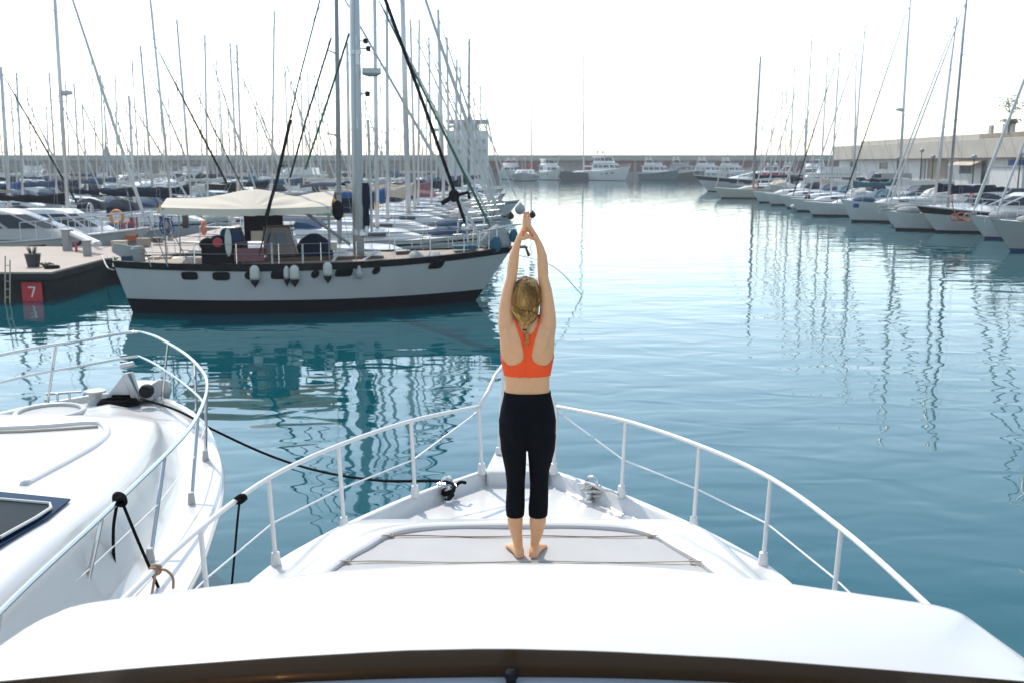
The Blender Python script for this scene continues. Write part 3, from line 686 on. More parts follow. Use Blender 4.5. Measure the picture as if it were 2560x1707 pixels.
def cover_loft(a, b, r0, r1, sag=0.0, n=8, k=10):
    """folded sail under its cover along a boom: fat at the mast, slim aft"""
    q = MB(); rings = []
    for i in range(n+1):
        t = i/n; c = a.lerp(b, t); r = r0+(r1-r0)*t+.03*math.sin(t*17+a.x); hh = r*(1.75 if t < .12 else 1.25)
        rings.append([c+Vector((0, r*.72*math.cos(2*math.pi*j/k), hh*(.55+math.sin(2*math.pi*j/k)*.95))) for j in range(k)])
    q.loft(rings); return q
def sailboat(label, x, y, heading, L=10.5, frac=.97, hull='boat', stripe='navy', boot='antifoul', cover='navy', mast_top=None, mast_r=.075, mast='alu', fb=1.1, furl='whitecanvas', detail=2,
             hood='navy', bimini=None, radar=False, mast_s=.58, boom=True, furl_r=.055, group=None, flag=None, extra_stay=True, spreaders=2):
    """x, y is where the mast stands; heading is where the bow points (degrees, 0 = to the right)"""
    rz = R(heading); Rm = Matrix.Rotation(rz, 3, 'Z'); mx = L*mast_s
    o = Vector((x, y, 0))-Rm @ Vector((mx, 0, 0))
    t = thing('sailboat', label, 'sailboat', o, rz, group)
    S = hull_fn(L, L*.31, (fb*.95, fb*.93, fb*1.18), L*.09, L*.02, .72, flare=.12)
    sl = SL if detail > 1 else SL[::2]
    part('hull', hull_strip(S, S.sheer, lambda s: .14, 4, sl=sl), M[hull], t, sharp=60)
    part('boot_stripe', hull_strip(S, lambda s: .14, lambda s: -.35, 2, sl=sl), M[boot], t, sharp=60)
    part('deck', deck_mesh(S), M['nonskid'], t)
    if stripe:
        q = MB()
        for sg in (-1, 1): q.loft([[S(s, S.sheer(s)-d_, sg, .006) for d_ in (.16, .25)] for s in sl], cap=False, closed=False)
        part('cove_stripe', q, M[stripe], t)
    zd = fb*1.0
    # cabin trunk
    q = MB(); x0, x1 = L*.28, L*.74; rings = []
    for xx, w_, h_ in ((x0, .70, .50), (x0+.05*L, .72, .52), (L*.5, .68, .45), (L*.66, .50, .34), (x1, .22, .05)):
        hb_ = L*.145*w_/.7; rings.append([Vector((xx, -hb_, zd-.05)), Vector((xx, -hb_*.86, zd+h_*.85)), Vector((xx, -hb_*.5, zd+h_)), Vector((xx, hb_*.5, zd+h_)), Vector((xx, hb_*.86, zd+h_*.85)), Vector((xx, hb_, zd-.05))])
    q.loft(rings); part('cabin', q, M['gel'] if hull != 'cream' else M['cream'], t, sharp=30)
    if detail > 0:
        for sg in (-1, 1):
            for k in range(3 if detail > 1 else 1):
                xa = L*(.34+.105*k); xb = xa+L*(.07 if detail > 1 else .28); hb_ = L*.138
                q = MB(); q.loft([[Vector((xx, sg*(hb_*.97-(.012 if xx > L*.5 else 0)*L*.3+.012), zd+.12)), Vector((xx, sg*(hb_*.9-(.012 if xx > L*.5 else 0)*L*.3+.012), zd+.3))] for xx in (xa, xb)], cap=False, closed=False); part('cabin_window', q, M['glass'], t)
        # coaming and wheel at the cockpit
        for sg in (-1, 1):
            q = MB(); q.box((L*.16, sg*L*.10, zd+.12), (L*.24, .14, .28)); part('cockpit_coaming', q, M['gel'], t, bevel=.03 if detail > 1 else 0)
        q = MB(); q.torus((L*.12, 0, zd+.55), .42, .025, 'x', 18, 5); q.tube([(L*.125, 0, zd), (L*.125, 0, zd+.9)], .06, 6); part('wheel', q, M['railsteel'], t)
    # rig
    top = Vector(mast_top) if mast_top is not None else Vector((x, y, L*1.35))
    lt = Rm.inverted() @ (top-o); lb_ = Vector((mx, 0, zd+.3))
    q = MB(); q.tube([lb_, lb_.lerp(lt, .5), lt], [mast_r*1.1, mast_r*1.05, mast_r*.85], 8, flat=1.35)
    if detail > 0: q.tube([lt, lt+Vector((0, 0, .5))], .012, 4); q.tube([lt+Vector((-.2, 0, .1)), lt+Vector((.2, 0, .12))], .015, 4)
    part('mast', q, M[mast], t, sharp=180)
    fr = [.62] if spreaders == 1 else [.42, .72]
    tips = {-1: [], 1: []}
    for f_ in fr[:spreaders]:
        c_ = lb_.lerp(lt, f_); w_ = L*.085*(1.15-f_*.4); q = MB()
        for sg in (-1, 1):
            e = c_+Vector((-.15, sg*w_, .06)); tips[sg].append(e); q.tube([c_, e], [.035, .022], 5)
        part('spreader', q, M[mast], t)
    q = MB(); wr = .0085 if detail > 1 else .012
    for sg in (-1, 1):
        q.tube([S(.57, S.sheer(.57), sg, -.08)]+tips[sg]+[lt], wr, 4)
        if detail > 1 and spreaders: q.tube([S(.53, S.sheer(.53), sg, -.08), lb_.lerp(lt, fr[0])], wr, 4)
    part('shroud', q, M['wire'], t)
    bow = Vector((L-.25, 0, S.sheer(1)+.05)); ft = lb_.lerp(lt, frac)
    q = MB(); q.tube([bow, bow.lerp(ft, .05), bow.lerp(ft, .5), bow.lerp(ft, .93), ft], [.012, furl_r*1.15, furl_r, furl_r*.6, .012], 7); part('furled_sail', q, M[furl], t)
    q = MB(); q.tube([Vector((.1, 0, S.sheer(0)+.05)), lt], wr, 4); part('backstay', q, M['wire'], t)
    if radar:
        c_ = lb_.lerp(lt, .45)+Vector((.32, 0, 0)); q = MB(); q.lathe([(.02, -.1), (.24, -.09), (.27, 0), (.22, .1), (.02, .13)], c_, 12); q.box(c_+Vector((-.2, 0, -.12)), (.4, .08, .05)); part('radar_dome', q, M['gel2'], t)
    if boom:
        ba = Vector((mx-.12, 0, zd+1.35)); bb = Vector((mx-L*.40, 0, zd+1.5))
        q = MB(); q.tube([ba, bb], .06, 7); part('boom', q, M[mast], t)
        if cover: part('sail_cover', cover_loft(ba, bb.lerp(ba, .03), .22, .11), M[cover], t, sharp=60)
        q = MB(); q.tube([bb, lt], wr*.8, 4); part('topping_lift', q, M['wire'], t)
    if hood:
        q = MB(); rings = []
        for xx, h_, w_ in ((L*.40, .5, .85), (L*.36, .95, 1.0), (L*.30, 1.15, 1.02), (L*.26, 1.12, 1.0)):
            rings.append([Vector((xx, L*.125*w_*math.cos(math.pi*k/8), zd+.25+(h_-.2)*math.sin(math.pi*k/8)**.6)) for k in range(9)])
        q.loft(rings, cap=False, closed=False); part('spray_hood', q, M[hood], t)
    if bimini:
        q = MB(); q.loft([[Vector((xx, L*.125*math.cos(math.pi*k/6), zd+1.75+.22*math.sin(math.pi*k/6)+dz)) for k in range(7)] for xx, dz in ((L*.02, -.06), (L*.1, .04), (L*.2, .02))], cap=False, closed=False); bo_ = part('bimini', q, M[bimini], t)
        q = MB()
        for xx in (L*.03, L*.19):
            for sg in (-1, 1): q.tube([(L*.1, sg*L*.122, zd+.1), (xx, sg*L*.122, zd+1.72)], .015, 5)
        part('frame', q, M['railsteel'], bo_)
    if detail > 1:
        q = MB(); bz = S.sheer(1)
        q.tube(catmull([S(.86, S.sheer(.86), -1, -.06)+Vector((0, 0, .6)), Vector((L-.05, -.12, bz+.68)), Vector((L+.1, 0, bz+.7)), Vector((L-.05, .12, bz+.68)), S(.86, S.sheer(.86), 1, -.06)+Vector((0, 0, .6))], 4), .016, 5)
        for sg in (-1, 1):
            for s_ in (.86, .95): q.tube([S(s_, S.sheer(s_), sg, -.06), S(s_, S.sheer(s_), sg, -.06)+Vector((0, 0, .62))], .014, 5)
        part('pulpit', q, M['railsteel'], t)
        for s_ in (.15, .27, .39, .51, .63, .75):
            for sg in (-1, 1):
                q = MB(); q.tube([S(s_, S.sheer(s_), sg, -.06), S(s_, S.sheer(s_), sg, -.06)+Vector((0, 0, .6))], .013, 4); part('stanchion', q, M['railsteel'], t)
        if hood and L > 9.3:
            q = MB(); q.torus((.12, -L*.09, zd+.5), .26, .07, 'x', 12, 5); part('life_ring', q, M[('orange', 'yellow', 'whitecanvas')[int(L*10) % 3]], t)
            q = MB(); q.ell((L*.83, 0, zd+.22), (.9, .55, .25), 10, 6); part('covered_raft', q, M[('gel2', 'greycanvas', 'blue')[int(L*7) % 3]], t)
        q = MB(); rail_along(S, .02, .86, 8, .6, q); rail_along(S, .02, .86, 8, .32, q); part('life_line', q, M['wire'], t)
        q = MB(); q.tube([S(.12, S.sheer(.12), -1, -.06)+Vector((0, 0, .62)), S(0, S.sheer(0), -1, -.06)+Vector((0, 0, .62)), S(0, S.sheer(0), 1, -.06)+Vector((0, 0, .62)), S(.12, S.sheer(.12), 1, -.06)+Vector((0, 0, .62))], .016, 5)
        for sg in (-1, 1): q.tube([S(0, S.sheer(0), sg, -.06), S(0, S.sheer(0), sg, -.06)+Vector((0, 0, .62))], .016, 5)
        part('push_pit', q, M['railsteel'], t)
        q = MB(); q.box((L*.80, 0, zd+.12), (.55, .55, .08)); part('hatch', q, M['glass'], t, bevel=.02)
        q = MB(); q.box((L-.15, 0, bz+.08), (.6, .2, .1)); q.tube([(L-.4, 0, bz+.12), (L+.2, 0, bz+.05), (L+.26, 0, bz-.2)], .035, 6); part('anchor', q, M['mastgrey'], t)
    if flag:
        q = MB(); a = Vector((.05, L*.05, S.sheer(0)+.1)); q.tube([a, a+Vector((-.3, 0, 1.5))], .015, 5); fl = part('flag_staff', q, M['varnish'], t)
        q = MB(); q.grid(lambda i, j: a+Vector((-.28+.06*math.sin(i*5)-.35*i, .05*math.sin(i*7), 1.45-.75*i-.4*j)), 6, 3); part('flag', q, M[flag], fl, recalc=False)
    return t
def motor_boat(label, x, y, heading, L=16, B=4.6, hull='boat', band=None, fb=1.9, style='fly', under='antifoul', glass='glass', group=None, arch=True, topm='gel', rails=True, tint=None):
    """x, y is the middle of the boat"""
    rz = R(heading); Rm = Matrix.Rotation(rz, 3, 'Z'); o = Vector((x, y, 0))-Rm @ Vector((L*.45, 0, 0))
    t = thing('motor_yacht', label, 'yacht', o, rz, group)
    S = hull_fn(L, B, (fb*.72, fb*.80, fb*1.12), L*.13, 0, .88, sm=.42, p=2.4, flare=.22)
    part('hull', hull_strip(S, S.sheer, lambda s: .12, 5), M[hull], t, sharp=60)
    part('boot_stripe', hull_strip(S, lambda s: .12, lambda s: -.4, 2), M[under], t, sharp=60)
    if band: part('hull_band', hull_strip(S, lambda s: S.sheer(s)-.10, lambda s: S.sheer(s)*.70, 2, .012), M[band], t, sharp=60)
    part('deck', deck_mesh(S), M['gel'], t)
    q = MB()
    for sg in (-1, 1): q.tube([S(k/20*.995, S.sheer(k/20*.995)-.03, sg, .02) for k in range(21)], .05, 5)
    part('rub_rail', q, M['gel2'], t)
    for k in range(3):
        for sg in (-1, 1):
            s0 = .42+.13*k; q = MB(); q.loft([[S(s_, S.sheer(s_)*.68+dz, sg, .012) for dz in (-.13, .13)] for s_ in (s0, s0+.03, s0+.065)], cap=False, closed=False); part('hull_window', q, M['glass'], t)
    def tier(x0, x1, w0, w1, z0, z1, rf, rb, name, m, win=True, parent=t, round_=.05):
        q = MB(); rings = []
        for k in range(5):
            tt = k/4; z = z0+(z1-z0)*tt; a = x0+rb*tt; b = x1-rf*tt; w_ = w0+(w1-w0)*tt
            rings.append([Vector(v) for v in ((a, -w_, z), (a+(b-a)*.6, -w_, z), (a+(b-a)*.87, -w_*.82, z), (b, -w_*.42, z), (b, w_*.42, z), (a+(b-a)*.87, w_*.82, z), (a+(b-a)*.6, w_, z), (a, w_, z))])
        q.loft(rings); p_ = part(name, q, m, parent, sharp=40, bevel=0)
        if win:
            def P(tx, tz, sg):
                z = z0+(z1-z0)*tz; a = x0+rb*tz; b = x1-rf*tz; w_ = w0+(w1-w0)*tz
                if tx < .6: return Vector((a+(b-a)*tx, sg*(w_+.02), z))
                if tx < .87: u = (tx-.6)/.27; return Vector((a+(b-a)*tx, sg*(w_*(1-.18*u)+.025), z))
                u = (tx-.87)/.13; return Vector((a+(b-a)*tx+.02, sg*(w_*(.82-.40*u)+.02), z))
            for sg in (-1, 1):
                for ta, tb in ((.08, .32), (.35, .58), (.62, .85), (.885, .99)):
                    q = MB(); q.loft([[P(tx, tz, sg) for tz in (.38, .84)] for tx in (ta, (ta+tb)/2, tb)], cap=False, closed=False); part('window', q, M[glass], p_)
            q = MB(); q.loft([[Vector((x1-rf*tz+.03, sg*(w0+(w1-w0)*tz)*.38, z0+(z1-z0)*tz)) for tz in (.38, .84)] for sg in (-1, 1)], cap=False, closed=False); part('window', q, M[glass], p_)
        return p_
    if style == 'sport':
        tier(L*.12, L*.74, B*.38, B*.28, fb*.80, fb*.8+1.25, L*.30, L*.02, 'deck_house', M[topm])
        zt = fb*.8+1.25; zr = zt
    else:
        tier(L*.10, L*.70, B*.41, B*.37, fb*.82, fb*.82+1.6, L*.10, .0, 'deck_house', M[topm])
        zt = fb*.82+1.6
        tier(L*.06, L*.56, B*.40, B*.42, zt, zt+.22, -.2, 0, 'upper_deck', M[topm], win=False)
        if style == 'big':
            tier(L*.12, L*.50, B*.36, B*.31, zt+.22, zt+1.75, L*.08, .1, 'pilot_house', M[topm]); zr = zt+1.75
            tier(L*.08, L*.46, B*.36, B*.34, zr, zr+.18, -.1, 0, 'roof', M[topm], win=False); zr += .18
        else:
            tier(L*.14, L*.50, B*.36, B*.38, zt+.22, zt+.95, L*.05, .1, 'flybridge', M[topm], win=False); zr = zt+.95
            q = MB(); q.loft([[Vector((L*.50-.1-.5*tz, sg*B*.33, zt+.95+.35*tz)) for tz in (0, 1)] for sg in (-1, -.5, .5, 1)], cap=False, closed=False); part('wind_screen', q, M['glass'], t)
    if arch:
        q = MB()
        for sg in (-1, 1): q.tube([(L*.20, sg*B*.33, zr-.3), (L*.15, sg*B*.30, zr+.75), (L*.15, 0, zr+.85)], .10, 6)
        q.box((L*.15, 0, zr+.85), (.5, B*.6, .12)); part('radar_arch', q, M['gel'], t)
        for sy in (-.9, .9):
            q = MB(); q.ell((L*.15, sy, zr+1.2), (.30, .30, .36), 10, 7); part('satellite_dome', q, M['gel2'], t)
        q = MB(); q.tube([(L*.15, .2, zr+.9), (L*.15-.3, .2, zr+3.2)], .025, 4); part('antenna', q, M['wire'], t)
    if rails:
        q = MB()
        for sg in (-1, 1):
            q.tube([S(.5+.5*k/8, S.sheer(.5+.5*k/8), sg, -.1)+Vector((0, 0, .75)) for k in range(9)], .022, 5)
            for k in range(9): q.tube([S(.5+.5*k/8, S.sheer(.5+.5*k/8), sg, -.1), S(.5+.5*k/8, S.sheer(.5+.5*k/8), sg, -.1)+Vector((0, 0, .75))], .018, 4)
        part('guard_rail', q, M['railsteel'], t)
    return t
# ================================================================ THE KETCH-RIGGED YACHT ALONGSIDE
KA = Vector((-11.75, 29.75, 0)); KB = Vector((.02, 31.75, 0)); KL = (KB-KA).length; ku = (KB-KA).normalized(); kn = Vector((-ku.y, ku.x, 0)); KRZ = math.atan2(ku.y, ku.x)
def kp(px, py, off=0.0):
    """photo point met with the upright plane that runs along the boat, off metres beyond its centre line (local coordinates)"""
    d = ray(px, py); P0 = KA+kn*off; t = (P0-CAM).dot(kn)/d.dot(kn); p = CAM+d*t; v = p-KA
    return Vector((v.dot(ku), v.dot(kn), v.z))
ke = thing('sailboat', 'large white sailing yacht with black rail, cream awning and thick mast lying broadside', 'sailboat', KA, KRZ)
KS = hull_fn(KL, 3.9, (1.50, 1.43, 1.68), 1.2, .45, .45, sm=.46, p=2.2, flare=.07)
sl2 = [k/36 for k in range(33)]+[.92, .94, .96, .975, .99, 1.0]
bt = lambda s: .42-.05*s
part('hull', hull_strip(KS, lambda s: KS.sheer(s)-.17, bt, 6, sl=sl2), M['ketchhull'], ke, sharp=60)
part('antifouling', hull_strip(KS, bt, lambda s: -.4, 3, sl=sl2), M['antifoul'], ke, sharp=60)
part('black_rail', hull_strip(KS, lambda s: KS.sheer(s)+.03, lambda s: KS.sheer(s)-.17, 2, .03, sl=sl2), M['black'], ke, sharp=50)
part('deck', deck_mesh(KS, .02), M['teak'], ke)
q = MB(); q.loft([[KS(s, KS.sheer(s)+dz, -1, o_) for o_, dz in ((.035, .03), (-.06, .04), (-.06, -.02))] for s in sl2[:-1]], cap=False, closed=False); q.loft([[KS(s, KS.sheer(s)+dz, 1, o_) for o_, dz in ((.035, .03), (-.06, .04), (-.06, -.02))] for s in sl2[:-1]], cap=False, closed=False); part('cap_rail', q, M['black'], ke)
def on_hull(px, py):
    best = None
    d0 = ray(px, py).normalized()
    p = kp(px, py, -1.8); s = p.x/KL
    for _ in range(12):
        s = max(.01, min(.99, s)); z = max(.1, kp(px, py, KS(s, p.z, -1).y).z); c = KS(s, z, -1); p = kp(px, py, c.y); s += (p.x-c.x)/KL
    return s, p.z
for px_, py_, w_, h_, rnd in ((474, 690, 40, 19, 0), (553, 691, 42, 20, 0), (622, 689, 20, 20, 1), (698, 688, 40, 20, 0), (788, 686, 20, 20, 1), (860, 682, 43, 20, 0), (941, 677, 19, 19, 1), (1091, 663, 39, 19, 0)):
    s, z = on_hull(px_, py_); sc_ = 30.2/2489; hw, hh = w_*sc_/2, h_*sc_/2
    def pt(dx, dz, o_): return KS(s+dx/KL, z+dz, -1, o_)
    n_ = 20; ring = []
    for k in range(n_):
        a = 2*math.pi*k/n_; e = 1.0 if rnd else .45
        ring.append((hw*math.copysign(abs(math.cos(a))**e, math.cos(a)), hh*math.copysign(abs(math.sin(a))**e, math.sin(a))))
    q = MB(); q.loft([[pt(a*k_, b_*k_, o_) for a, b_ in ring] for k_, o_ in ((1.0, .0), (1.0, .03), (.84, .034), (.8, .006), (.4, .004), (.02, .004))], cap=False); f = part('port_hole', q, M['black'], ke, sharp=40)
    q = MB(); q.loft([[pt(a*k_, b_*k_, o_) for a, b_ in ring] for k_, o_ in ((.8, .012), (.02, .012))], cap=False); part('pane', q, M['portglass'], f)
# deck structures
def kbox(name, px0, px1, py_top, py_bot, off, depth, m, parent=ke, bevel=.02, top=(1, 1), shift=(0, 0)):
    a, b = kp(px0, py_bot, off), kp(px1, py_top, off); q = MB()
    q.box(((a.x+b.x)/2, off+depth/2, (a.z+b.z)/2), (abs(b.x-a.x), depth, abs(b.z-a.z)), top=top, shift=shift); return part(name, q, m, parent, bevel=bevel)
kbox('coach_roof', 610, 960, 640, 672, -.95, 1.9, M['varnish'], bevel=.05)
kbox('fore_cabin', 850, 990, 648, 672, -.9, 1.8, M['teak'], bevel=.05, top=(.8, .85))
kbox('cockpit_side', 505, 600, 618, 668, -1.25, 2.5, M['matblack'], bevel=.03)
kbox('weather_cloth', 586, 660, 621, 655, -1.42, .04, M['maroon'], bevel=0)
ph = kbox('pilot_house', 660, 742, 566, 640, -.85, 1.7, M['varnish'], bevel=.03, top=(.78, .9), shift=(-.12, 0))
for a_, b_, c_, d_ in ((668, 690, 583, 612), (694, 716, 583, 612)):
    a, b = kp(a_, d_, -.87), kp(b_, c_, -.87); q = MB(); q.slab([(a.x, -.868, a.z), (b.x, -.868, a.z), (b.x-.06, -.82, b.z), (a.x-.02, -.82, b.z)], .02, (0, -1, 0)); part('window', q, M['glass'], ph)
a = kp(730, 632, -.6); b = kp(716, 575, -.6)
q = MB(); q.slab([(a.x+.12, -.7, a.z), (a.x+.12, .7, a.z), (b.x+.15, .6, b.z), (b.x+.15, -.6, b.z)], .02, (1, 0, 0)); part('windscreen', q, M['glass'], ph)
q = MB(); a = kp(742, 635, -.74); b = kp(722, 573, -.66); q.tube([a, b], .05, 6); part('windscreen_post', q, M['gel2'], ph)
kbox('pilot_house_roof', 664, 732, 563, 569, -.95, 1.9, M['varnish'], ph, bevel=.02)
kbox('side_curtain', 612, 706, 534, 604, -.7, .05, M['greycanvas'] if False else M['matblack'], bevel=0)
kbox('clear_curtain_window', 628, 690, 578, 604, -.74, .03, M['beige'], bevel=0)
q = MB(); c = kp(786, 622, -.3)
rings = []
for z, r in ((-.55, .30), (-.5, .50), (-.2, .56), (.1, .50), (.28, .36), (.4, .20), (.45, .12)):
    rings.append([c+Vector((r*1.05*(1+.07*math.sin(3*k+z*9))*math.cos(2*math.pi*k/16), r*(1+.07*math.sin(5*k))*math.sin(2*math.pi*k/16), z)) for k in range(16)])
q.loft(rings); part('covered_dinghy', q, M['navy'], ke, sharp=60)
# main mast
mb_ = kp(897, 642, -.1); mt_ = kp(884, -120, -.1)
q = MB(); q.tube([mb_, mb_.lerp(mt_, .5), mt_], [.175, .165, .15], 14, flat=1.2); ma = part('mast', q, M['mastwhite'], ke, sharp=180)
for py_ in (95, 165, 300, 400):
    f_ = (642-py_)/762; c = mb_.lerp(mt_, f_)+Vector((.02, -.185, 0)); q = MB(); q.box(c, (.035, .02, .3)); part('mast_slot', q, M['dullsteel'], ma)
q = MB(); c = kp(903, 585, -.1); q.lathe([(.17, -.1), (.21, -.05), (.21, .1), (.17, .16)], c, 14); q.lathe([(.07, -.02), (.06, .14), (.09, .15)], c+Vector((-.16, -.16, 0)), 10); q.lathe([(.07, -.02), (.06, .14), (.09, .15)], c+Vector((.16, -.16, .1)), 10); part('mast_winch', q, M['dullsteel'], ma)
c = kp(912, 182, -.1)+Vector((.12, 0, 0)); q = MB(); q.loft([[c+Vector((x_, y_, z_)) for y_, z_ in ((-.17, -.02*1), (-.1, .13), (.1, .13), (.17, -.02), (.1, -.1*k), (-.1, -.1*k))] for x_, k in ((-.2, .6), (0, 1.2), (.25, 1.1), (.36, .3))]); part('radar_dome', q, M['gel2'], ma, sharp=50)
for py_, dx in ((122, .28), (103, .2), (235, .26)):
    c = kp(897, py_, -.1)+Vector((dx, 0, 0)); q = MB(); q.lathe([(.03, -.08), (.07, -.06), (.07, .06), (.02, .08)], c, 8); q.box(c+Vector((-dx*.4, 0, 0)), (dx*.8, .03, .03)); part('mast_lamp', q, M['rubber'], ma)
a, b = kp(882, 128, -.1), kp(882, 128, -.1); q = MB(); q.box(a+Vector((.1, -.19, -.05)), (.3, .04, .12)); q.box(a+Vector((.12, -.2, -.25)), (.1, .05, .35)); part('mast_fitting', q, M['dullsteel'], ma)
q = MB(); a, b = kp(914, 577, -.1), kp(911, 458, -.1); q.tube([a, a.lerp(b, .2), a.lerp(b, .45), a.lerp(b, .6), b], [.09, .15, .11, .17, .13], 10); part('folded_sail_cover', q, M['navy'], ke, sharp=180)
q = MB(); a, b = kp(930, 580, -.1), kp(920, 300, -.1); q.tube([a, b], .04, 6); part('spinnaker_pole', q, M['mastwhite'], ke)
q = MB(); q.tube([kp(876, 612, -.4), kp(760, 530, -.4)], .05, 7); part('awning_strut', q, M['mastgrey'], ke)
# mizzen boom region and awning
ax0, ax1 = kp(398, 520, -1.4).x, kp(828, 520, -1.4).x; ze = kp(610, 518, -1.4).z; zr = kp(640, 474, .1).z
def awn(i, j):
    x = ax0+(ax1-ax0)*i; t = j*2-1; pk = i
    ridge = ze+.22+(zr-ze-.22)*math.exp(-((i-.53)/.20)**2) if True else 0
    end = ze+.14+.34*smooth(i, .72, 1.0)
    rz_ = max(ridge, ze+.12+.28*smooth(i, .55, 1.0))
    z = ze+(rz_-ze)*(1-abs(t)**1.05)-.06*math.sin(math.pi*i)*abs(t)
    z -= .10*abs(math.sin(6*math.atan2(i-.53, .22*(1.03-abs(t)))+.6))**3*(1-abs(t))**.6*abs(t)*2.4*min(1, abs(i-.53)*5+.1)*max(0, 1-abs(i-.53)*1.5)
    xx = x+(.10*(1-abs(t)) if i > .9 else 0)
    return Vector((xx, .0+1.4*t, z))
q = MB(); q.grid(awn, 90, 44); aw = part('awning', q, M['awning'], ke, sharp=180, recalc=False)
q = MB()
for sg, jj in ((-1, 0), (1, 1)):
    q.loft([[awn(i/30, jj)+Vector((0, sg*d_*.15, -d_-.012*math.sin(i*2.1)*d_*5)) for d_ in (0, .10, .20)] for i in range(31)], cap=False, closed=False)
part('valance', q, M['awning'], aw, sharp=180, recalc=False)
q = MB(); q.tube([awn(0, .5)+Vector((0, 0, -.05)), awn(1, .5)+Vector((.25, 0, -.05))], .05, 6); 
for i in (0.02, .98):
    for sg, jj in ((-1, 0), (1, 1)):
        e = awn(i, jj); q.tube([Vector((e.x, e.y*.9, 1.3)), e], .022, 5)
part('awning_frame', q, M['mastgrey'], aw)
for dz in (0,):
    a = kp(836, 520, -1.0); q = MB(); q.slab([a+Vector(v) for v in ((-.03, 0, .35), (.14, 0, .1), (.3, .05, -.28), (.0, 0, -.28))], .03); part('yellow_flap', q, M['yellow'], ke)
    q = MB(); q.ell(a+Vector((.1, -.04, -.08)), (.17, .08, .3), 10, 8); part('horseshoe_buoy', q, M['matblack'], ke)
a = kp(404, 530, -1.35); q = MB(); q.slab([a+Vector(v) for v in ((-.05, 0, .22), (.12, 0, -.05), (-.12, 0, -.05))], .02); part('yellow_flap', q, M['yellow'], ke)
# rigging
def krope(pts, r, m, name, offs=None):
    q = MB(); q.tube([kp(x, y, o_) for x, y, o_ in pts], r, 7); return part(name, q, m, ke)
krope([(958, -14, .0), (1060, 265, .0), (1166, 566, .0)], .055, M['matblack'], 'furled_genoa')
q = MB(); a = kp(1166, 566, 0); q.lathe([(.09, -.15), (.16, -.1), (.16, .02), (.05, .1), (.05, .3)], a, 12); q.tube([a, a+Vector((.05, 0, -.5))], .03, 6); part('furling_drum', q, M['dullsteel'], ke)
a = kp(1135, 490, 0); q = MB(); q.ell(a, (.18, .12, .2), 10, 7); q.tube([a+Vector((.05, 0, .0)), a+Vector((.45, .1, .1)), a+Vector((.5, .1, -.1))], .06, 6); q.tube([a, a+Vector((-.4, 0, -.25))], .08, 6); part('sail_bundle', q, M['matblack'], ke, sharp=180)
krope([(800, 0, -1.5), (745, 210, -1.5), (648, 640, -1.75)], .022, M['rubber'], 'shroud')
krope([(726, 300, -1.4), (692, 450, -1.5), (660, 560, -1.6)], .05, M['matblack'], 'furled_sail')
krope([(828, 95, .4), (765, 300, .5), (725, 445, .5)], .03, M['rubber'], 'shroud')
krope([(873, 84, .9), (815, 265, 1.0), (763, 425, 1.1)], .035, M['green'], 'shroud')
krope([(886, -20, -1.2), (891, 660, -1.85)], .012, M['wire'], 'shroud'); krope([(880, -20, 1.2), (905, 640, 1.6)], .012, M['wire'], 'shroud')
krope([(350, 640, -1.2), (330, 300, -.5), (300, -10, 0)], .0, M['wire'], 'backstay') if False else None
krope([(378, 668, -1.4), (330, 540, -1.1), (318, 480, -.9)], .015, M['wire'], 'stern_stay')
krope([(420, 668, -1.5), (370, 540, -1.2)], .015, M['wire'], 'stern_stay'); krope([(470, 655, -1.5), (420, 560, -1.2)], .015, M['wire'], 'stern_stay')
# stanchions and life lines
for sg in (-1, 1):
    for s in [.10, .2, .3, .4, .5, .585, .68, .77, .86, .93]:
        p_ = KS(s, KS.sheer(s), sg, -.06); q = MB(); q.tube([p_, p_+Vector((0, 0, .62))], .016, 5); part('stanchion', q, M['steel'], ke)
q = MB()
for sg in (-1, 1):
    for h in (.6, .32): q.tube([KS(.06+.9*k/16, KS.sheer(.06+.9*k/16), sg, -.06)+Vector((0, 0, h)) for k in range(17)], .009, 4)
part('life_line', q, M['wire'], ke)
for px_, py_ in ((680, 640), (757, 642)):
    p_ = kp(px_, py_, -1.75); q = MB(); q.box(p_, (.05, .05, .75)); part('awning_pole', q, M['gel2'], ke)
bz = 1.66; q = MB(); q.tube(catmull([KS(.9, KS.sheer(.9), -1, -.05)+Vector((0, 0, .6)), Vector((KL-.05, -.15, bz+.72)), Vector((KL+.3, 0, bz+.75)), Vector((KL-.05, .15, bz+.72)), KS(.9, KS.sheer(.9), 1, -.05)+Vector((0, 0, .6))], 5), .022, 6)
for s in (.9, .95, .985):
    for sg in (-1, 1): p_ = KS(s, KS.sheer(s), sg, -.05); q.tube([p_, p_+Vector((.04, 0, .66))], .02, 5)
part('pulpit', q, M['steel'], ke)
q = MB(); a = kp(1262, 600, 0); rings = []
for x_, w_, h_ in ((-.75, .1, .12), (-.55, .22, .42), (-.25, .28, .62), (.0, .24, .5), (.2, .1, .25)):
    rings.append([a+Vector((x_, w_*math.cos(2*math.pi*k/10), -.1+h_*max(-.3, math.sin(2*math.pi*k/10)))) for k in range(10)])
q.loft(rings); part('sail_bag', q, M['greycanvas'], ke, sharp=70)
q = MB(); q.ell(kp(1238, 612, -.3), (.2, .15, .28)); q.ell(kp(1284, 590, -.1), (.14, .12, .22)); part('teal_cover', q, M['teal'], ke)
q = MB(); a = kp(1275, 622, 0); q.tube([a+Vector((-.6, 0, .02)), a+Vector((.5, 0, .05)), a+Vector((.62, 0, -.25))], .06, 6); q.box(a+Vector((.1, 0, .05)), (.9, .35, .06)); part('bow_sprit', q, M['varnish'], ke, bevel=.01)
q = MB(); a = kp(1060, 638, -.7); rings = []
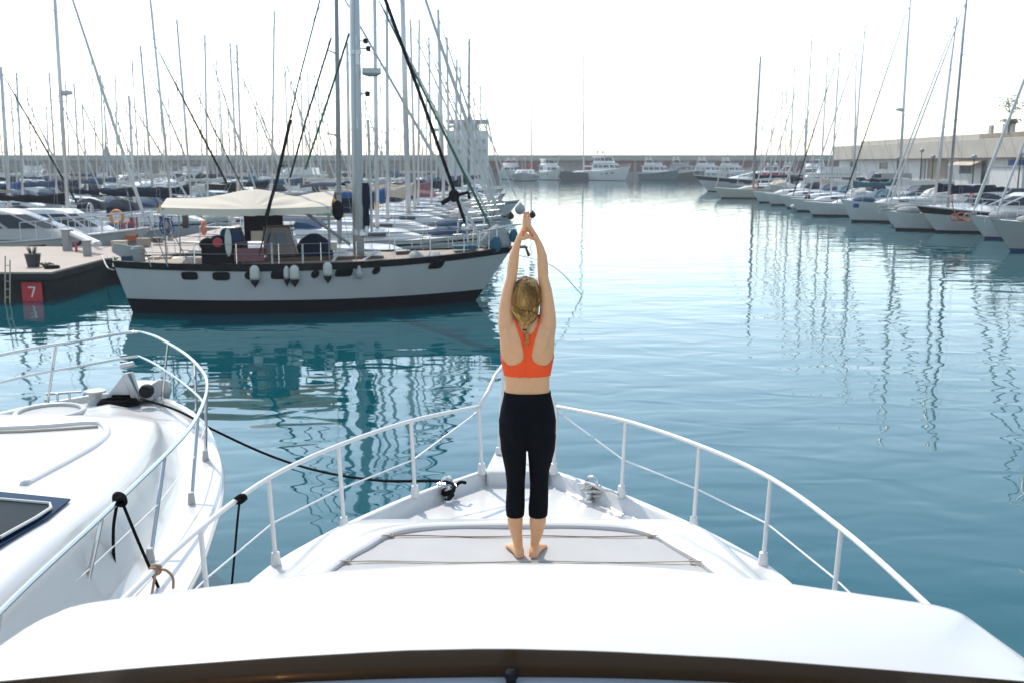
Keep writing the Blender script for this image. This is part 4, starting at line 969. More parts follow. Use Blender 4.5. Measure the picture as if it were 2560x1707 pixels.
for i in range(9):
    t = i/8; rings.append([a+Vector((-.55+1.15*t, .4*math.cos(math.pi*k/7), -.12+(.22+.10*math.sin(t*9))*math.sin(math.pi*k/7)*(1-(2*t-1)**4))) for k in range(8)])
q.loft(rings); part('tarpaulin', q, M['greycanvas'], ke, sharp=70)
kbox('deck_locker', 1134, 1193, 615, 625, -.5, .5, M['teal']); kbox('deck_locker', 990, 1028, 628, 638, -.3, .6, M['varnish'])
for a_, b_ in ((825, 843), (892, 935)):
    q = MB(); q.slab([kp(a_, 660, -1.3), kp(a_+8, 660, -1.3), kp(b_+8, 632, -.9), kp(b_, 632, -.9)], .03); part('grab_rail', q, M['gel2'], ke)
kbox('name_board', 826, 842, 608, 626, -1.3, .05, M['beige'])
# stern gear
q = MB(); a = kp(315, 640, -.6); q.slab([kp(284, 608, -.6), kp(333, 617, -.6), kp(326, 656, -.6), kp(281, 632, -.6)], .06); part('solar_panel', q, M['greyhull'], ke)
q = MB(); q.tube([kp(312, 632, -.5), kp(312, 672, -.5)], .03, 6); q.tube([kp(284, 640, 0), kp(284, 668, 0)], .03, 6); part('stern_post', q, M['steel'], ke)
q = MB(); a = kp(345, 640, -.7); q.lathe([(.16, -.28), (.2, -.2), (.2, .2), (.14, .28)], a, 12); part('outboard_cover', q, M['greycanvas'], ke)
q = MB(); a = kp(318, 655, -.8); q.box(a, (.3, .2, .35)); part('blue_fuel_can', q, M['blue'], ke, bevel=.03)
for k in range(5):
    a = kp(362+26*k, 652-3*(k % 2), -.2+.15*k); q = MB(); q.box(a, (.26+.05*k, .5, .12+.06*(k % 3))); part('deck_box', q, M[('gel', 'beige', 'teak', 'gel2', 'blue')[k]], ke, bevel=.02)
for k, (x_, y_) in enumerate(((520, 612), (545, 606), (566, 616))):
    q = MB(); q.ell(kp(x_, y_, -.6), (.26, .3, .2), 10, 7); part('cockpit_cushion', q, M[('matblack', 'navy', 'matblack')[k]], ke)
q = MB(); q.lathe([(.02, -.03), (.14, -.02), (.14, .02), (.02, .03)], kp(544, 607, -1.2), 14, 'y'); part('red_lamp', q, M['red'], ke)
q = MB(); q.loft([[kp(571, 611, -1.35)+Vector((.20*k*math.cos(2*math.pi*i/14)*.5, -.02+o_, .42*k*math.sin(2*math.pi*i/14)+.05)) for i in range(14)] for k, o_ in ((.96, -.02), (1, 0), (.96, .02))]); part('dorade_vane', q, M['fender'], ke)
q = MB(); q.loft([[kp(575, 585, -.6)+Vector(v) for v in r] for r in (((-.35, 0, -.25), (.4, 0, -.25), (.4, .6, -.25), (-.35, .6, -.25)), ((-.25, 0, .12), (.28, 0, .16), (.28, .6, .16), (-.25, .6, .12)))]); part('blue_dodger', q, M['blue'], ke, bevel=.03)
# fenders hanging along the hull
def fender(px_, py_top, py_bot, wpx, label, ball=False):
    s, z1 = on_hull(px_, py_bot); s0, z0 = on_hull(px_, py_top)
    c = KS(s, (z0+z1)/2, -1); r = wpx*30/2489/2
    W_ = KA+ku*c.x+kn*(c.y-r-.02)+Vector((0, 0, z0))
    t = thing('fender', label, 'fender', W_, 0, 'fenders hanging along the black and white hull')
    H = z0-z1; q = MB()
    if ball: q.lathe([(.02, .0), (r*.35, -.02), (r*.5, -H*.25), (r*.92, -H*.45), (r, -H*.65), (r*.8, -H*.88), (r*.3, -H), (.01, -H*1.01)], n=18)
    else: q.lathe([(.03, .02), (r*.6, -.01), (r*.95, -.08), (r, -.16), (r, -H+.28), (r*.95, -H+.2)], n=18)
    part('body', q, M['fender'] if not ball else M['greyhull'], t, sharp=180)
    if not ball: q = MB(); q.lathe([(r*.95, -H+.2), (r*.75, -H+.1), (r*.2, -H+.0), (.02, -H-.03)], n=18); part('tip', q, M['rubber'], t, sharp=180)
    q = MB(); q.tube([(0, 0, 0), (0, .12, KS.sheer(s)-z0+.02)], .012, 5); part('lanyard', q, M['rope'], t)
fender(637, 664, 715, 23, 'long white fender hanging over the first round porthole of the black-railed yacht')
fender(714, 667, 713, 14, 'thin white fender beside a thicker one on the black-railed yacht')
fender(733, 664, 714, 23, 'thick white fender immediately right of the thin one on the black-railed yacht')
fender(813, 656, 705, 22, 'white fender hung highest, right of the second round porthole on the black-railed yacht')
fender(892, 664, 697, 19, 'round grey ball fender hanging by the mast of the black-railed yacht', True)
# ================================================================ PIER AT LEFT
PZ = .95
pier = thing('pier', 'concrete pier with pinkish paving running back between the moored boats at left', 'pier', (-13, 40, 0))
A1 = uz(-60, 681, PZ); A2 = uz(128, 681, PZ); A3 = uz(266, 646, PZ)
poly = [Vector((-40, A1.y+.3, PZ)), A1, A2, Vector((A3.x, A3.y, PZ)), Vector((-12.4, 38, PZ)), Vector((-12.6, 140, PZ)), Vector((-15.2, 140, PZ)), Vector((-15.4, 41, PZ)), Vector((-40, 41, PZ))]
def prism(p, z0, z1, inset=0.0):
    q = MB(); q.loft([[Vector((v.x, v.y, z0)) for v in p], [Vector((v.x, v.y, z1)) for v in p]]); return q
part('paving', prism(poly, .90, PZ), M['pierdeck'], pier, W=True)
part('edge_beam', prism([v+Vector((.04 if v.x > -20 else 0, -.05 if v.y < 36 else 0, 0)) for v in poly], .71, .895), M['concretedark'], pier, W=True)
part('pier_wall', prism([Vector((-40, A1.y+.6, 0)), A1+Vector((0, .35, 0)), A2+Vector((-.25, .35, 0)), Vector((A2.x-.1, 39, 0)), Vector((-40, 39, 0))], -.6, .705), M['concretedark'], pier, W=True)
for k in range(12):
    q = MB(); q.lathe([(.22, -1), (.22, .70)], (-12.9 if k % 2 else -14.6, 42+k*8, 0), 10); part('pile', q, M['concretedark'], pier, W=True)
# number sign
s0 = uz(82, 731, .33); yy = A2.y+.28
a = uy(54, 706, yy); b = uy(109, 753, yy)
q = MB(); q.box(((a.x+b.x)/2, yy-.03, (a.z+b.z)/2), (b.x-a.x, .04, a.z-b.z)); sg_ = thing('number_sign', 'red square sign with a white figure 7 on the pier head wall', 'sign', ((a.x+b.x)/2, yy-.03, b.z))
part('plate', q, M['signred'], sg_, W=True, bevel=.008)
cx_, cz_, hh = (a.x+b.x)/2, (a.z+b.z)/2, (a.z-b.z)
q = MB(); yf = yy-.056
q.loft([[Vector((cx_+x_*hh, yf, cz_+z_*hh)) for x_, z_ in ((-.19, .27), (.20, .27), (.20, .20), (.02, -.29), (-.055, -.29), (.115, .205), (-.19, .205))], [Vector((cx_+x_*hh, yf-.006, cz_+z_*hh)) for x_, z_ in ((-.19, .27), (.20, .27), (.20, .20), (.02, -.29), (-.055, -.29), (.115, .205), (-.19, .205))]])
part('digit_seven', q, M['signwhite'], sg_, W=True, sharp=1)
# pier furniture
p0 = uz(84, 668, PZ); pot = thing('potted_plant', 'spiky plant in a dark pot at the pier edge above the red sign', 'plant', p0)
q = MB(); q.lathe([(.18, 0), (.25, .42), (.27, .44), (.23, .45)], n=14); part('pot', q, M['terracotta'], pot)
random.seed(2); q = MB()
for k in range(26):
    a_ = random.uniform(0, 6.28); l_ = random.uniform(.25, .42); d = Vector((math.cos(a_)*random.uniform(.15, .7), math.sin(a_)*random.uniform(.15, .7), 1)).normalized(); w_ = d.cross(Vector((0, 0, 1))).normalized()*.022
    b0 = Vector((math.cos(a_)*.08, math.sin(a_)*.08, .42)); q.add([b0-w_, b0+w_, b0+d*l_], [(0, 1, 2)])
part('leaves', q, M['leaf'], pot, recalc=False)
p0 = uz(112, 668, PZ); q = MB()
for k in range(9): a_ = k*2.4; q.tube([p0+Vector((0, 0, .02)), p0+Vector((.16*math.cos(a_), .16*math.sin(a_), .12)), p0+Vector((.3*math.cos(a_), .25*math.sin(a_), .08))], [.03, .03, .01], 5)
solo('dry_plant', q, M['varnish'], 'small brown dried plant beside the potted plant on the pier', 'plant')
p0 = uz(130, 672, PZ); q = MB(); q.torus(p0+Vector((0, 0, .05)), .2, .05, 'z', 14, 6); solo('rope_coil', q, M['rope'], 'dark rope coil on the pier edge right of the potted plant', 'rope')
for px_, top, bot, w_, lb_ in ((169, 577, 626, 18, 'dark square post at the pier head carrying the white rail'), (219, 604, 640, 16, 'grey square post where the gangway meets the pier')):
    b0 = uz(px_, bot, PZ); h_ = uy(px_, top, b0.y).z-PZ; ww = w_*b0.y/2489; q = MB(); q.box(b0+Vector((0, 0, h_/2)), (ww, ww, h_)); q.box(b0+Vector((0, 0, h_+.02)), (ww*1.2, ww*1.2, .05)); solo('mooring_post', q, M['mastgrey'], lb_, 'post', bevel=.015)
b0 = uz(169, 626, PZ); e0 = uz(219, 640, PZ); q = MB()
a = uy(176, 584, b0.y); c = uy(240, 612, b0.y-2.0)
for o_ in (0, .35): q.tube([a+Vector((0, o_, 0)), c+Vector((0, o_, 0))], .10, 7)
for k in range(6): p_ = a.lerp(c, k/5); q.tube([p_, p_+Vector((0, .35, 0))], .04, 5)
solo('gangway', q, M['gel2'], 'white tubular gangway sloping from the dark post down toward the stern of the black-railed yacht', 'gangway')
q = MB(); b1 = uz(186, 618, PZ); q.torus(b1+Vector((0, 0, .35)), .30, .055, 'y', 20, 7); q.torus(b1+Vector((.02, .08, .33)), .24, .05, 'y', 20, 7); solo('hose_reel', q, M['rubber'], 'black hose coiled in a ring against the dark post on the pier', 'hose')
b1 = uz(191, 630, PZ); q = MB(); q.tube([b1, b1+Vector((0, 0, .35))], .05, 7); solo('standpipe', q, M['red'], 'short red standpipe at the foot of the dark post', 'pipe')
p0 = uz(337, 592, PZ); ped = thing('service_pedestal', 'dark red hose and power pedestal on the sunny pier behind the yacht stern', 'pedestal', p0)
q = MB(); q.box((0, 0, .45), (.35, .3, .9), top=(.85, .85)); part('post', q, M['maroon'], ped, bevel=.02)
q = MB(); q.torus((-.15, -.2, .4), .28, .05, 'y', 18, 6); part('hose', q, M['red'], ped)
p0 = uz(421, 600, PZ); ped = thing('service_pedestal', 'pale pedestal hung with blue and white ropes at the yacht stern', 'pedestal', p0)
q = MB(); q.box((0, 0, .5), (.35, .3, 1.0), top=(.8, .8)); part('post', q, M['beige'], ped, bevel=.02)
q = MB()
for k in range(5): q.torus((.1*math.sin(k*2), -.22, .72-.04*k), .17+.02*k, .022, 'y', 16, 5, (1, 1.6, 1))
part('blue_rope', q, M['royal'], ped)
p0 = uz(465, 570, PZ); q = MB(); q.box(p0+Vector((0, 0, .35)), (.28, .28, .75)); solo('wooden_bollard', q, M['varnish'], 'brown wooden bollard on the pier seen under the awning', 'bollard', bevel=.02)
for k, (px_, py_, m_) in enumerate(((300, 628, 'beige'), (360, 618, 'teak'), (330, 606, 'orange'), (395, 612, 'varnish'))):
    p0 = uz(px_, py_, PZ); q = MB(); q.box(p0+Vector((0, 0, .18)), (.5-.05*k, .4, .36-.04*k)); q.box(p0+Vector((0, 0, .38-.04*k)), (.54-.05*k, .44, .04))
    solo('storage_box', q, M[m_], ('beige lidded box on the pier beside the yacht stern', 'brown wooden box farther along the pier behind the stern', 'orange lidded box on the pier near the red pedestal', 'dark wooden box on the pier below the blue ropes')[k], 'box', bevel=.015)
# stern lines of the black-railed yacht
q = MB(); q.tube(catmull([uz(255, 640, 1.0), uy(268, 668, 29.6), uy(284, 676, 29.7)], 6), .02, 6); solo('mooring_rope', q, M['ropewhite'], 'pale stern line from the pier to the black-railed yacht', 'rope', sharp=180)
q = MB(); a = KA+ku*(KL-.1)+Vector((0, 0, 1.5)); q.tube(catmull([a, uy(1380, 665, 30.2), uz(1455, 738, .02)], 6), .014, 6); solo('mooring_rope', q, M['ropewhite'], 'thin bow line running from the black-railed yacht into the water on the right', 'rope', sharp=180)

q = MB(); yl = A2.y-.12
for px_, y0_, y1_ in ((13, 640, 772), (25, 650, 772)):
    q.tube([uy(px_, y0_, yl), uy(px_, y1_, yl)], .022, 6)
for k in range(6): q.tube([uy(13, 664+k*20, yl), uy(25, 664+k*20, yl)], .014, 5)
solo('pier_ladder', q, M['beige'], 'thin pale ladder hanging on the pier head left of the red number sign', 'ladder')
# ================================================================ ROWS OF MOORED BOATS
def at(px, Y): return uy(px, 410, Y).x
def sb(label, px, ptop, ytop, Y, heading=0, bow_px=None, bow_x=None, L=None, jit=True, ztop=None, **kw):
    x = at(px, Y); top = uy(ptop, ytop, Y)
    if ztop: top = CAM+(top-CAM); top = Vector((top.x+(top.x-x)*(ztop-top.z)/max(1, top.z-1), Y, ztop))
    ms = kw.get('mast_s', .58)
    if L is None:
        bx = at(bow_px, Y) if bow_px is not None else bow_x
        L = max(7.0, min(15, abs(bx-x)/(1-ms)))
    kw.setdefault('detail', 2 if Y < 82 else 1 if Y < 140 else 0)
    kw.setdefault('fb', .62+.045*L)
    return sailboat(label, x, Y, heading, L=L, mast_top=top, **kw)
G1 = 'sailboats moored in rows at left'
c1 = [ # along the channel, bows to the right
 ('white sailboat with long blue side windows directly behind the black-railed yacht', 843, 840, -60, 36.6, dict(bow_px=1235, cover=None, hood=None, stripe='blue', fb=1.0, mast_s=.50, mast_r=.085, mast='mastgrey')),
 ('grey-white sailboat with a navy cover and thick mast, second behind the black-railed yacht', 939, 936, -40, 43, dict(bow_x=-.6, hull='gel2', cover='navy', hood='blue', mast_r=.085, mast='alu', radar=False, furl='green')),
 ('white sailboat with green spray hood and a blue locker, third behind the black-railed yacht', 966, 967, 17, 49, dict(bow_x=-.7, cover='royal', hood='green', stripe='teal', mast_r=.085)),
 ('large white sailboat with a pale mast and pale furled headsail leading to the channel edge', 1019, 1000, -210, 56, dict(bow_px=1253, cover='beige', hood='navy', mast_r=.145, mast='alu', furl='whitecanvas', furl_r=.10, L=12.6)),
 ('grey sailboat with yellow and navy cockpit cloths, fifth behind the black-railed yacht', 1036, 1026, 50, 62, dict(bow_x=-.9, hull='greyhull', cover='beige', hood='yellow', bimini='navy')),
 ('white sailboat with teal bimini and beige boom cover, sixth along the channel', 1044, 1048, 50, 67.5, dict(bow_x=-1, cover='beige', hood='teal', bimini='teal')),
 ('white sailboat with radar dome and maroon sail cover along the channel', 1078, 1072, 94, 73, dict(bow_x=-.9, cover='maroon', hood='navy', radar=True)),
 ('tall white sailboat with navy sail cover whose mast overlaps the pale block building', 1108, 1095, 25, 80, dict(bow_x=-.9, cover='navy', hood='blue', mast_r=.14, furl_r=.08)),
 ('white sailboat with a blue cover and radar dome just beyond the tall mast', 1123, 1117, 94, 88, dict(bow_x=-1, cover='royal', hood='navy', radar=True, mast_r=.11)),
 ('cream sailboat with teal cover in front of the pale block building', 1138, 1142, 149, 97, dict(bow_x=-1, hull='cream', cover='teal', hood='teal', mast_r=.12)),
 ('white sailboat with dark mast at the right end of the crowded masts', 1171, 1173, 98, 107, dict(bow_x=-.6, cover='navy', hood='navy', mast_r=.13, mast='mastgrey')),
 ('low sailboat with long navy cover whose bow juts farthest into the channel', 1155, 1150, 165, 84, dict(bow_px=1300, cover='navy', hood='maroon', hull='boat', L=11.5)),
 ('small white sailboat behind the dark mast near the channel end', 1187, 1185, 190, 130, dict(bow_x=-1, cover='blue')),
 ('small white sailboat farthest along the channel row at left', 1203, 1201, 200, 143, dict(bow_x=-1.2, cover='navy')),
]
c2 = [ # between the pier and the left edge, bows to the right
 ('sailboat with black folded mainsail and white cockpit cover behind the red numbered sign', 160, 137, -5, 50, dict(L=9.4, cover='matblack', bimini='whitecanvas', hood='navy', mast='alu', mast_r=.085, furl='gel2', furl_r=.075, radar=True, mast_s=.55, ztop=15.5)),
 ('white sailboat with black furled headsail left of the cream awning', 424, 375, -5, 58, dict(L=10.4, cover='navy', hood='navy', furl='matblack', furl_r=.06, mast_r=.07, ztop=15, frac=.70)),
 ('white sailboat with a slim dark headsail just behind the cream awning', 474, 442, 50, 65, dict(L=10, cover='navy', hood='blue', furl='rubber', furl_r=.04, frac=.8)),
 ('white sailboat with pale boom cover and single straight mast left of the awning', 514, 512, 88, 70, dict(L=9.5, cover='whitecanvas', hood='navy')),
 ('sailboat with black hull stripe and long black boom cover beyond the awning', 591, 575, 108, 73, dict(L=10.5, cover='matblack', hood=None, stripe='black')),
 ('white sailboat with thick mast beside the black covered boom', 602, 592, 112, 77, dict(L=10, cover='beige', hood='teal', mast_r=.09)),
 ('sailboat with mast leaning to the right above the awning peak', 675, 686, 28, 83, dict(L=10.5, cover='navy', mast_r=.085, heading=8)),
 ('white sailboat with blue cover and sloping mast left of the awning front', 379, 351, 116, 66, dict(L=9, cover='blue', hood='blue')),
 ('sailboat with navy cover curving up at the end of its boom', 330, 322, 240, 61, dict(L=9.5, cover='navy', hood='navy')),
 ('white sailboat with teal cover behind the awning ridge', 721, 712, 166, 96, dict(L=10, cover='teal')),
 ('cream sailboat with bare mast right of the awning ridge', 757, 752, 194, 104, dict(L=9.5, hull='cream', cover='blue')),
 ('white sailboat with royal blue cover between the awning and the thick white mast', 775, 769, 177, 112, dict(L=10, cover='royal')),
 ('grey sailboat half hidden left of the thick white mast', 802, 795, 215, 118, dict(L=10, hull='greyhull', cover='navy')),
 ('white sailboat whose mast shows immediately left of the thick white mast', 872, 868, 108, 100, dict(L=11, cover='beige', mast_r=.16, mast='alu')),
]
c3 = [
 ('navy hulled sailboat with long navy boom cover at the left picture edge', 14, 2, 168, 60, dict(L=11, hull='navy', cover='navy', hood='navy', furl='matblack', mast_r=.1)),
 ('white sailboat with bright blue cover at the left edge behind the navy hull', 50, 41, 182, 78, dict(L=10, cover='royal', hood='blue')),
 ('white sailboat with blue cover and orange flag behind the black folded mainsail', 136, 123, 182, 84, dict(L=10, cover='blue', hood='blue', flag='orange')),
 ('white sailboat with navy cover right of the black folded mainsail', 196, 185, 209, 88, dict(L=10, cover='navy', hood='blue')),
 ('white sailboat with maroon cover behind the pale furled headsail', 214, 205, 258, 101, dict(L=9.5, cover='maroon')),
 ('cream sailboat with straight mast near the white triangular sail', 256, 251, 187, 97, dict(L=10, hull='cream', cover='blue')),
 ('white sailboat with spreader crosstrees high on its mast near the white triangular sail', 290, 288, 188, 108, dict(L=10, cover='blue')),
 ('small sailboat with thin mast at far left before the breakwater', 38, 27, 233, 116, dict(L=9, cover='navy')),
 ('small sailboat with thin mast left of the radar dome', 122, 115, 260, 124, dict(L=9, cover='blue')),
 ('white sailboat with a white flag beyond the black furled headsail', 560, 549, 225, 104, dict(L=10, cover='whitecanvas', flag='whitecanvas')),
 ('white sailboat with dark cover between the two dark slanting headsails', 541, 537, 250, 126, dict(L=10, cover='navy')),
 ('sailboat with low teal cover behind the straight pale mast', 645, 640, 260, 122, dict(L=10, cover='teal')),
]
for label, px, pt, yt, Y, kw in c1+c2+c3:
    kw = dict(kw); sb(label, px, pt, yt, Y, heading=kw.pop('heading', random.uniform(-3, 3)), group=G1, **kw)
random.seed(21)
far_px = [8, 60, 78, 95, 172, 240, 266, 275, 305, 318, 345, 362, 398, 410, 428, 445, 460, 490, 505, 530, 556, 575, 618, 632, 655, 668, 700, 735, 748, 765, 795, 815, 850, 900, 915, 955, 985, 1000, 1055, 1065, 1090, 1100]
for k, px in enumerate(far_px):
    Y = random.uniform(135, 235); zt = random.uniform(11.5, 17.5) if k % 5 else 20
    x = at(px, Y); ln = random.gauss(0, .35)
    sailboat('distant small sailboat with a thin bare mast in the crowded far rows at left', x, Y, random.choice((0, 180, -90, 0))+random.uniform(-8, 8), L=random.uniform(8, 11), mast_top=(x+ln*.8-.6*(900-px)/900*0, Y, zt), mast_r=.085, detail=0, cover=random.choice(('navy', 'blue', 'whitecanvas', 'whitecanvas', 'royal', 'beige')), hood=random.choice((None, 'blue', 'navy')), stripe=None, spreaders=1, group='distant sailboats in the crowded far rows')
# motor boats among them
motor_boat('small white motor cruiser with grey canopy behind the pier head at the left edge', -21.3, 43.5, 5, L=10, B=3.3, fb=1.4, style='sport', arch=False, topm='greyhull')
motor_boat('white cabin cruiser lying across the end of the pier behind the gangway', -20.6, 47.2, -4, L=8, B=3, fb=1.2, style='sport', arch=False)
motor_boat('white flybridge cruiser above the right half of the cream awning', at(715, 112), 112, 175, L=11, B=3.7, fb=1.6, style='fly', arch=False)
motor_boat('white motor cruiser among the far masts left of the awning', at(480, 150), 150, -80, L=12, B=4, fb=1.7, style='fly', arch=False)
motor_boat('white motor cruiser near the breakwater at far left', at(80, 190), 190, -70, L=13, B=4.2, fb=1.8, style='fly', arch=False)
motor_boat('grey motor cruiser below the white triangular sail', at(300, 160), 160, -100, L=12, B=4, fb=1.6, style='sport', arch=False, topm='greyhull')
motor_boat('small white cruiser with blue windows left of the pale furled headsail', at(230, 125), 125, -60, L=9, B=3.2, fb=1.3, style='sport', arch=False)
# white triangular sail drying on a far boat
q = MB(); Y = 118; a, b2, c = uy(262, 355, Y), uy(258, 400, Y), uy(284, 404, Y)
q.loft([[a.lerp(b2, t), a.lerp(b2.lerp(c, .5), t)+Vector((0, .35*t, 0)), a.lerp(c, t)] for t in (.02, .3, .6, 1)], cap=False, closed=False)
solo('drying_sail', q, M['whitecanvas'], 'bright white triangular sail hoisted to dry among the masts at left', 'sail', recalc=False)
q = MB(); p = uy(292, 543, 46); q.torus(p, .28, .07, 'y', 22, 8)
for k in range(4): a_ = k*math.pi/2+.4; q.torus(p+Vector((.28*math.cos(a_), 0, .28*math.sin(a_))), .075, .02, 'y', 8, 5)
solo('lifebuoy', q, M['fadedorange'], 'faded orange round lifebuoy on the rail of the cabin cruiser behind the pier', 'lifebuoy')

# ---- right-hand row along the quay, bows to the left
G2 = 'sailboats moored along the right quay'
rr = [
 ('large pale grey sailboat with navy waterline at the right picture edge', 2760, 2790, -260, 50, dict(bow_px=2482, hull='greyhull', boot='antiblue', cover='navy', fb=1.35, mast_r=.1, stripe=None)),
 ('white sailboat with thick white furled headsail next to the one at the right edge', 2655, 2690, -150, 58, dict(bow_px=2432, hull='boat', boot='antiblue', cover='navy', furl='gel2', furl_r=.085, stripe=None)),
 ('white sailboat with tall grey mast, immediately right of the boat with the blue square', 2378, 2417, -15, 66, dict(bow_px=2262, cover='navy', hood='navy', mast='mastgrey', mast_r=.085, L=10, stripe=None)),
 ('white sailboat with very large navy folded mainsail along the right quay', 2343, 2391, 40, 70, dict(bow_px=2217, cover='navy', hood='navy', mast_r=.09, L=10.5, mast_s=.64, stripe=None, radar=False)),
 ('white sailboat with a small blue square on its bow', 2252, 2275, -8, 75.5, dict(bow_px=2108, cover='whitecanvas', hood='whitecanvas', mast_r=.095, radar=True, furl='matblack', furl_r=.045, fb=1.4, stripe=None)),
 ('white sailboat with raked mast behind the one with the blue square', 2133, 2163, 58, 84, dict(bow_px=2070, L=9.5, cover='teal', hood='teal', mast_r=.07, stripe=None)),
 ('white sailboat with sleek hull left of the black outboard motor', 2081, 2100, 116, 92, dict(bow_px=2026, L=9, cover='whitecanvas', hood='whitecanvas', mast_r=.07, furl='matblack', stripe=None)),
 ('white sailboat with dark masthead, third hull left of the blue square', 2054, 2070, 128, 99, dict(bow_px=1965, L=9.5, cover='beige', hood='teal', mast_r=.07, stripe=None)),
 ('white sailboat with the tallest dark-tipped mast in the middle of the right row', 2012, 2030, 84, 106, dict(bow_px=1925, L=10, cover='whitecanvas', hood='blue', mast_r=.08, stripe=None)),
 ('white sailboat with navy bow cover near the far end of the right row', 1976, 1987, 158, 113, dict(bow_px=1890, L=10, cover='navy', hood='navy', mast_r=.075, stripe=None)),
 ('cream sailboat with thick grey mast at the far end of the right row', 1886, 1901, 142, 127, dict(bow_px=1781, hull='cream', cover='navy', hood='beige', mast_r=.15, mast='mastgrey', L=12, stripe=None)),
 ('small sailboat with short mast just right of the thick grey mast', 1904, 1909, 237, 150, dict(L=9, cover='red', hood=None)),
 ('slim masted sailboat second right of the thick grey mast', 1929, 1931, 207, 158, dict(L=9, cover='navy')),
 ('sailboat with short mast midway between the two right-hand far masts', 1950, 1957, 223, 143, dict(L=9, cover='maroon')),
 ('sailboat with pale tall thin mast behind the far right row', 1966, 1967, 173, 153, dict(L=10, cover='whitecanvas')),
 ('sailboat with pale mast beside the tallest dark-tipped mast', 2014, 2015, 197, 138, dict(L=9, cover='teal')),
 ('small sailboat with the shortest mast in the right row', 2034, 2033, 284, 146, dict(L=8, cover='blue')),
 ('sailboat with straight thin mast before the left end of the warehouse', 2140, 2140, 149, 104, dict(L=9, cover='navy')),
]
for label, px, pt, yt, Y, kw in rr:
    kw = dict(kw); kw.setdefault('mast', 'alu'); sb(label, px, pt, yt, Y, heading=180+random.uniform(-3, 3), group=G2, **kw)
motor_boat('white sports cruiser with black side stripe beside the orange ropes', at(2297, 64)+6.3, 64, 180, L=11.5, B=3.6, fb=1.55, style='sport', arch=False, band='black')
big = motor_boat('long white sports yacht with navy hull band leading the right row', at(1738, 160)+9.5, 160, 186, L=18, B=5, fb=2.3, style='sport', band='navy')
motor_boat('white cabin cruiser with blue cover in the middle of the right row', at(2010, 119)+2, 119, 180, L=11, B=3.8, fb=1.7, style='fly', arch=False)
motor_boat('white flybridge yacht moored far behind the right row', at(2030, 225), 225, -120, L=15, B=4.8, fb=2.2, style='fly')
motor_boat('grey and white motor yacht behind the thick grey mast', at(1905, 200), 200, -130, L=15, B=4.6, fb=2.1, style='sport', topm='greyhull')
# small things on that side
q = MB(); p = uy(2130, 514, 75.0); q.box(p+Vector((0, -.9, 0)), (.42, .03, .3)); o = solo('blue_square_panel', q, M['royal'], 'small bright blue square fixed on a white bow in the right row', 'panel', bevel=.004)
p = uy(2006, 508, 93.5); t = thing('outboard_motor', 'black outboard motor tilted up on a tender in the right row', 'outboard motor', p+Vector((0, 0, -.6)))
q = MB(); q.loft([[Vector((x_+.25*math.cos(2*math.pi*k/10)*w_, .2*math.sin(2*math.pi*k/10)*w_, z_)) for k in range(10)] for x_, z_, w_ in ((.35, .7, .7), (.38, .8, 1.1), (.42, 1.1, 1.15), (.5, 1.3, .8), (.52, 1.36, .3))]); part('cowling', q, M['black'], t, sharp=60)
q = MB(); q.tube([(.35, 0, .75), (.1, 0, .35), (-.25, 0, .0)], [.16, .11, .09], 8); q.box((-.1, 0, .12), (.4, .08, .14)); part('leg', q, M['rubber'], t)
q = MB()
for k in range(3): a_ = k*2.094; q.slab([Vector((-.33, .03*math.cos(a_), -.02+.03*math.sin(a_))), Vector((-.37, .2*math.cos(a_), -.02+.2*math.sin(a_))), Vector((-.3, .2*math.cos(a_+.6), -.02+.2*math.sin(a_+.6)))], .015)
part('propeller', q, M['dullsteel'], t)
p = Vector((p.x+.9, p.y+.4, .22)); q = MB(); q.tube(catmull([p+Vector(v) for v in ((.9, -.6, 0), (-1.2, -.55, .05), (-1.7, 0, .15), (-1.2, .55, .05), (.9, .6, 0))], 6), .2, 10); q.box(p+Vector((-.1, 0, -.08)), (2, 1, .08)); q.box(p+Vector((.8, 0, .12)), (.1, 1.1, .4))
solo('tender', q, M['greyhull'], 'grey inflatable tender carrying the black outboard motor', 'dinghy')
random.seed(9); q = MB(); p = uy(2400, 538, 57.0)
for k in range(3): q.torus(p+Vector((.3*k-.3, -.1*k, -.15+.1*(k % 2))), .24, .028, 'y', 18, 6, (1, .8, 1))
q.tube(catmull([p+Vector((-.55, 0, 1.2)), p+Vector((-.45, 0, .5)), p+Vector((-.2, -.1, -.1)), p+Vector((.3, -.1, -.3)), p+Vector((.7, 0, -.25))], 6), .03, 6); q.box(p+Vector((0, 0, -.3)), (.9, .08, .10))
solo('orange_rope_bundle', q, M['orange'], 'bundle of orange ropes hung on a bow near the right edge', 'rope')
q = MB(); p = uy(1889, 465, 124); q.torus(p, .32, .1, 'y', 16, 7); solo('lifebuoy', q, M['orange'], 'small orange lifebuoy on the cream sailboat at the far end of the right row', 'lifebuoy')
# ---- yachts berthed along the breakwater
G3 = 'yachts berthed along the breakwater'
motor_boat('white flybridge yacht berthed leftmost below the breakwater, next to the masts', at(1272, 287), 287, -98, L=16, B=5.6, fb=2.4, style='fly', hull='gel', group=G3)
motor_boat('wide pale grey power catamaran berthed low beside the leftmost yacht', at(1312, 258), 258, -95, L=13, B=7.5, fb=1.9, style='sport', topm='gel2', hull='gel2', arch=False, group=G3)
motor_boat('white flybridge yacht standing between the catamaran and the dark hulled sailing yacht', at(1379, 272), 272, -78, L=15, B=5.6, fb=2.5, style='big', arch=False, hull='gel', group=G3)
motor_boat('largest white yacht with three decks in the middle of the breakwater', at(1526, 262), 262, -55, L=14, B=5.6, fb=3.2, style='big', hull='gel', group=G3)
motor_boat('white topped sports yacht with radar domes and dark teal hull, right of the largest yacht', at(1648, 270), 270, -48, L=12.5, B=4.6, fb=2.5, style='fly', hull='teal', group=G3)
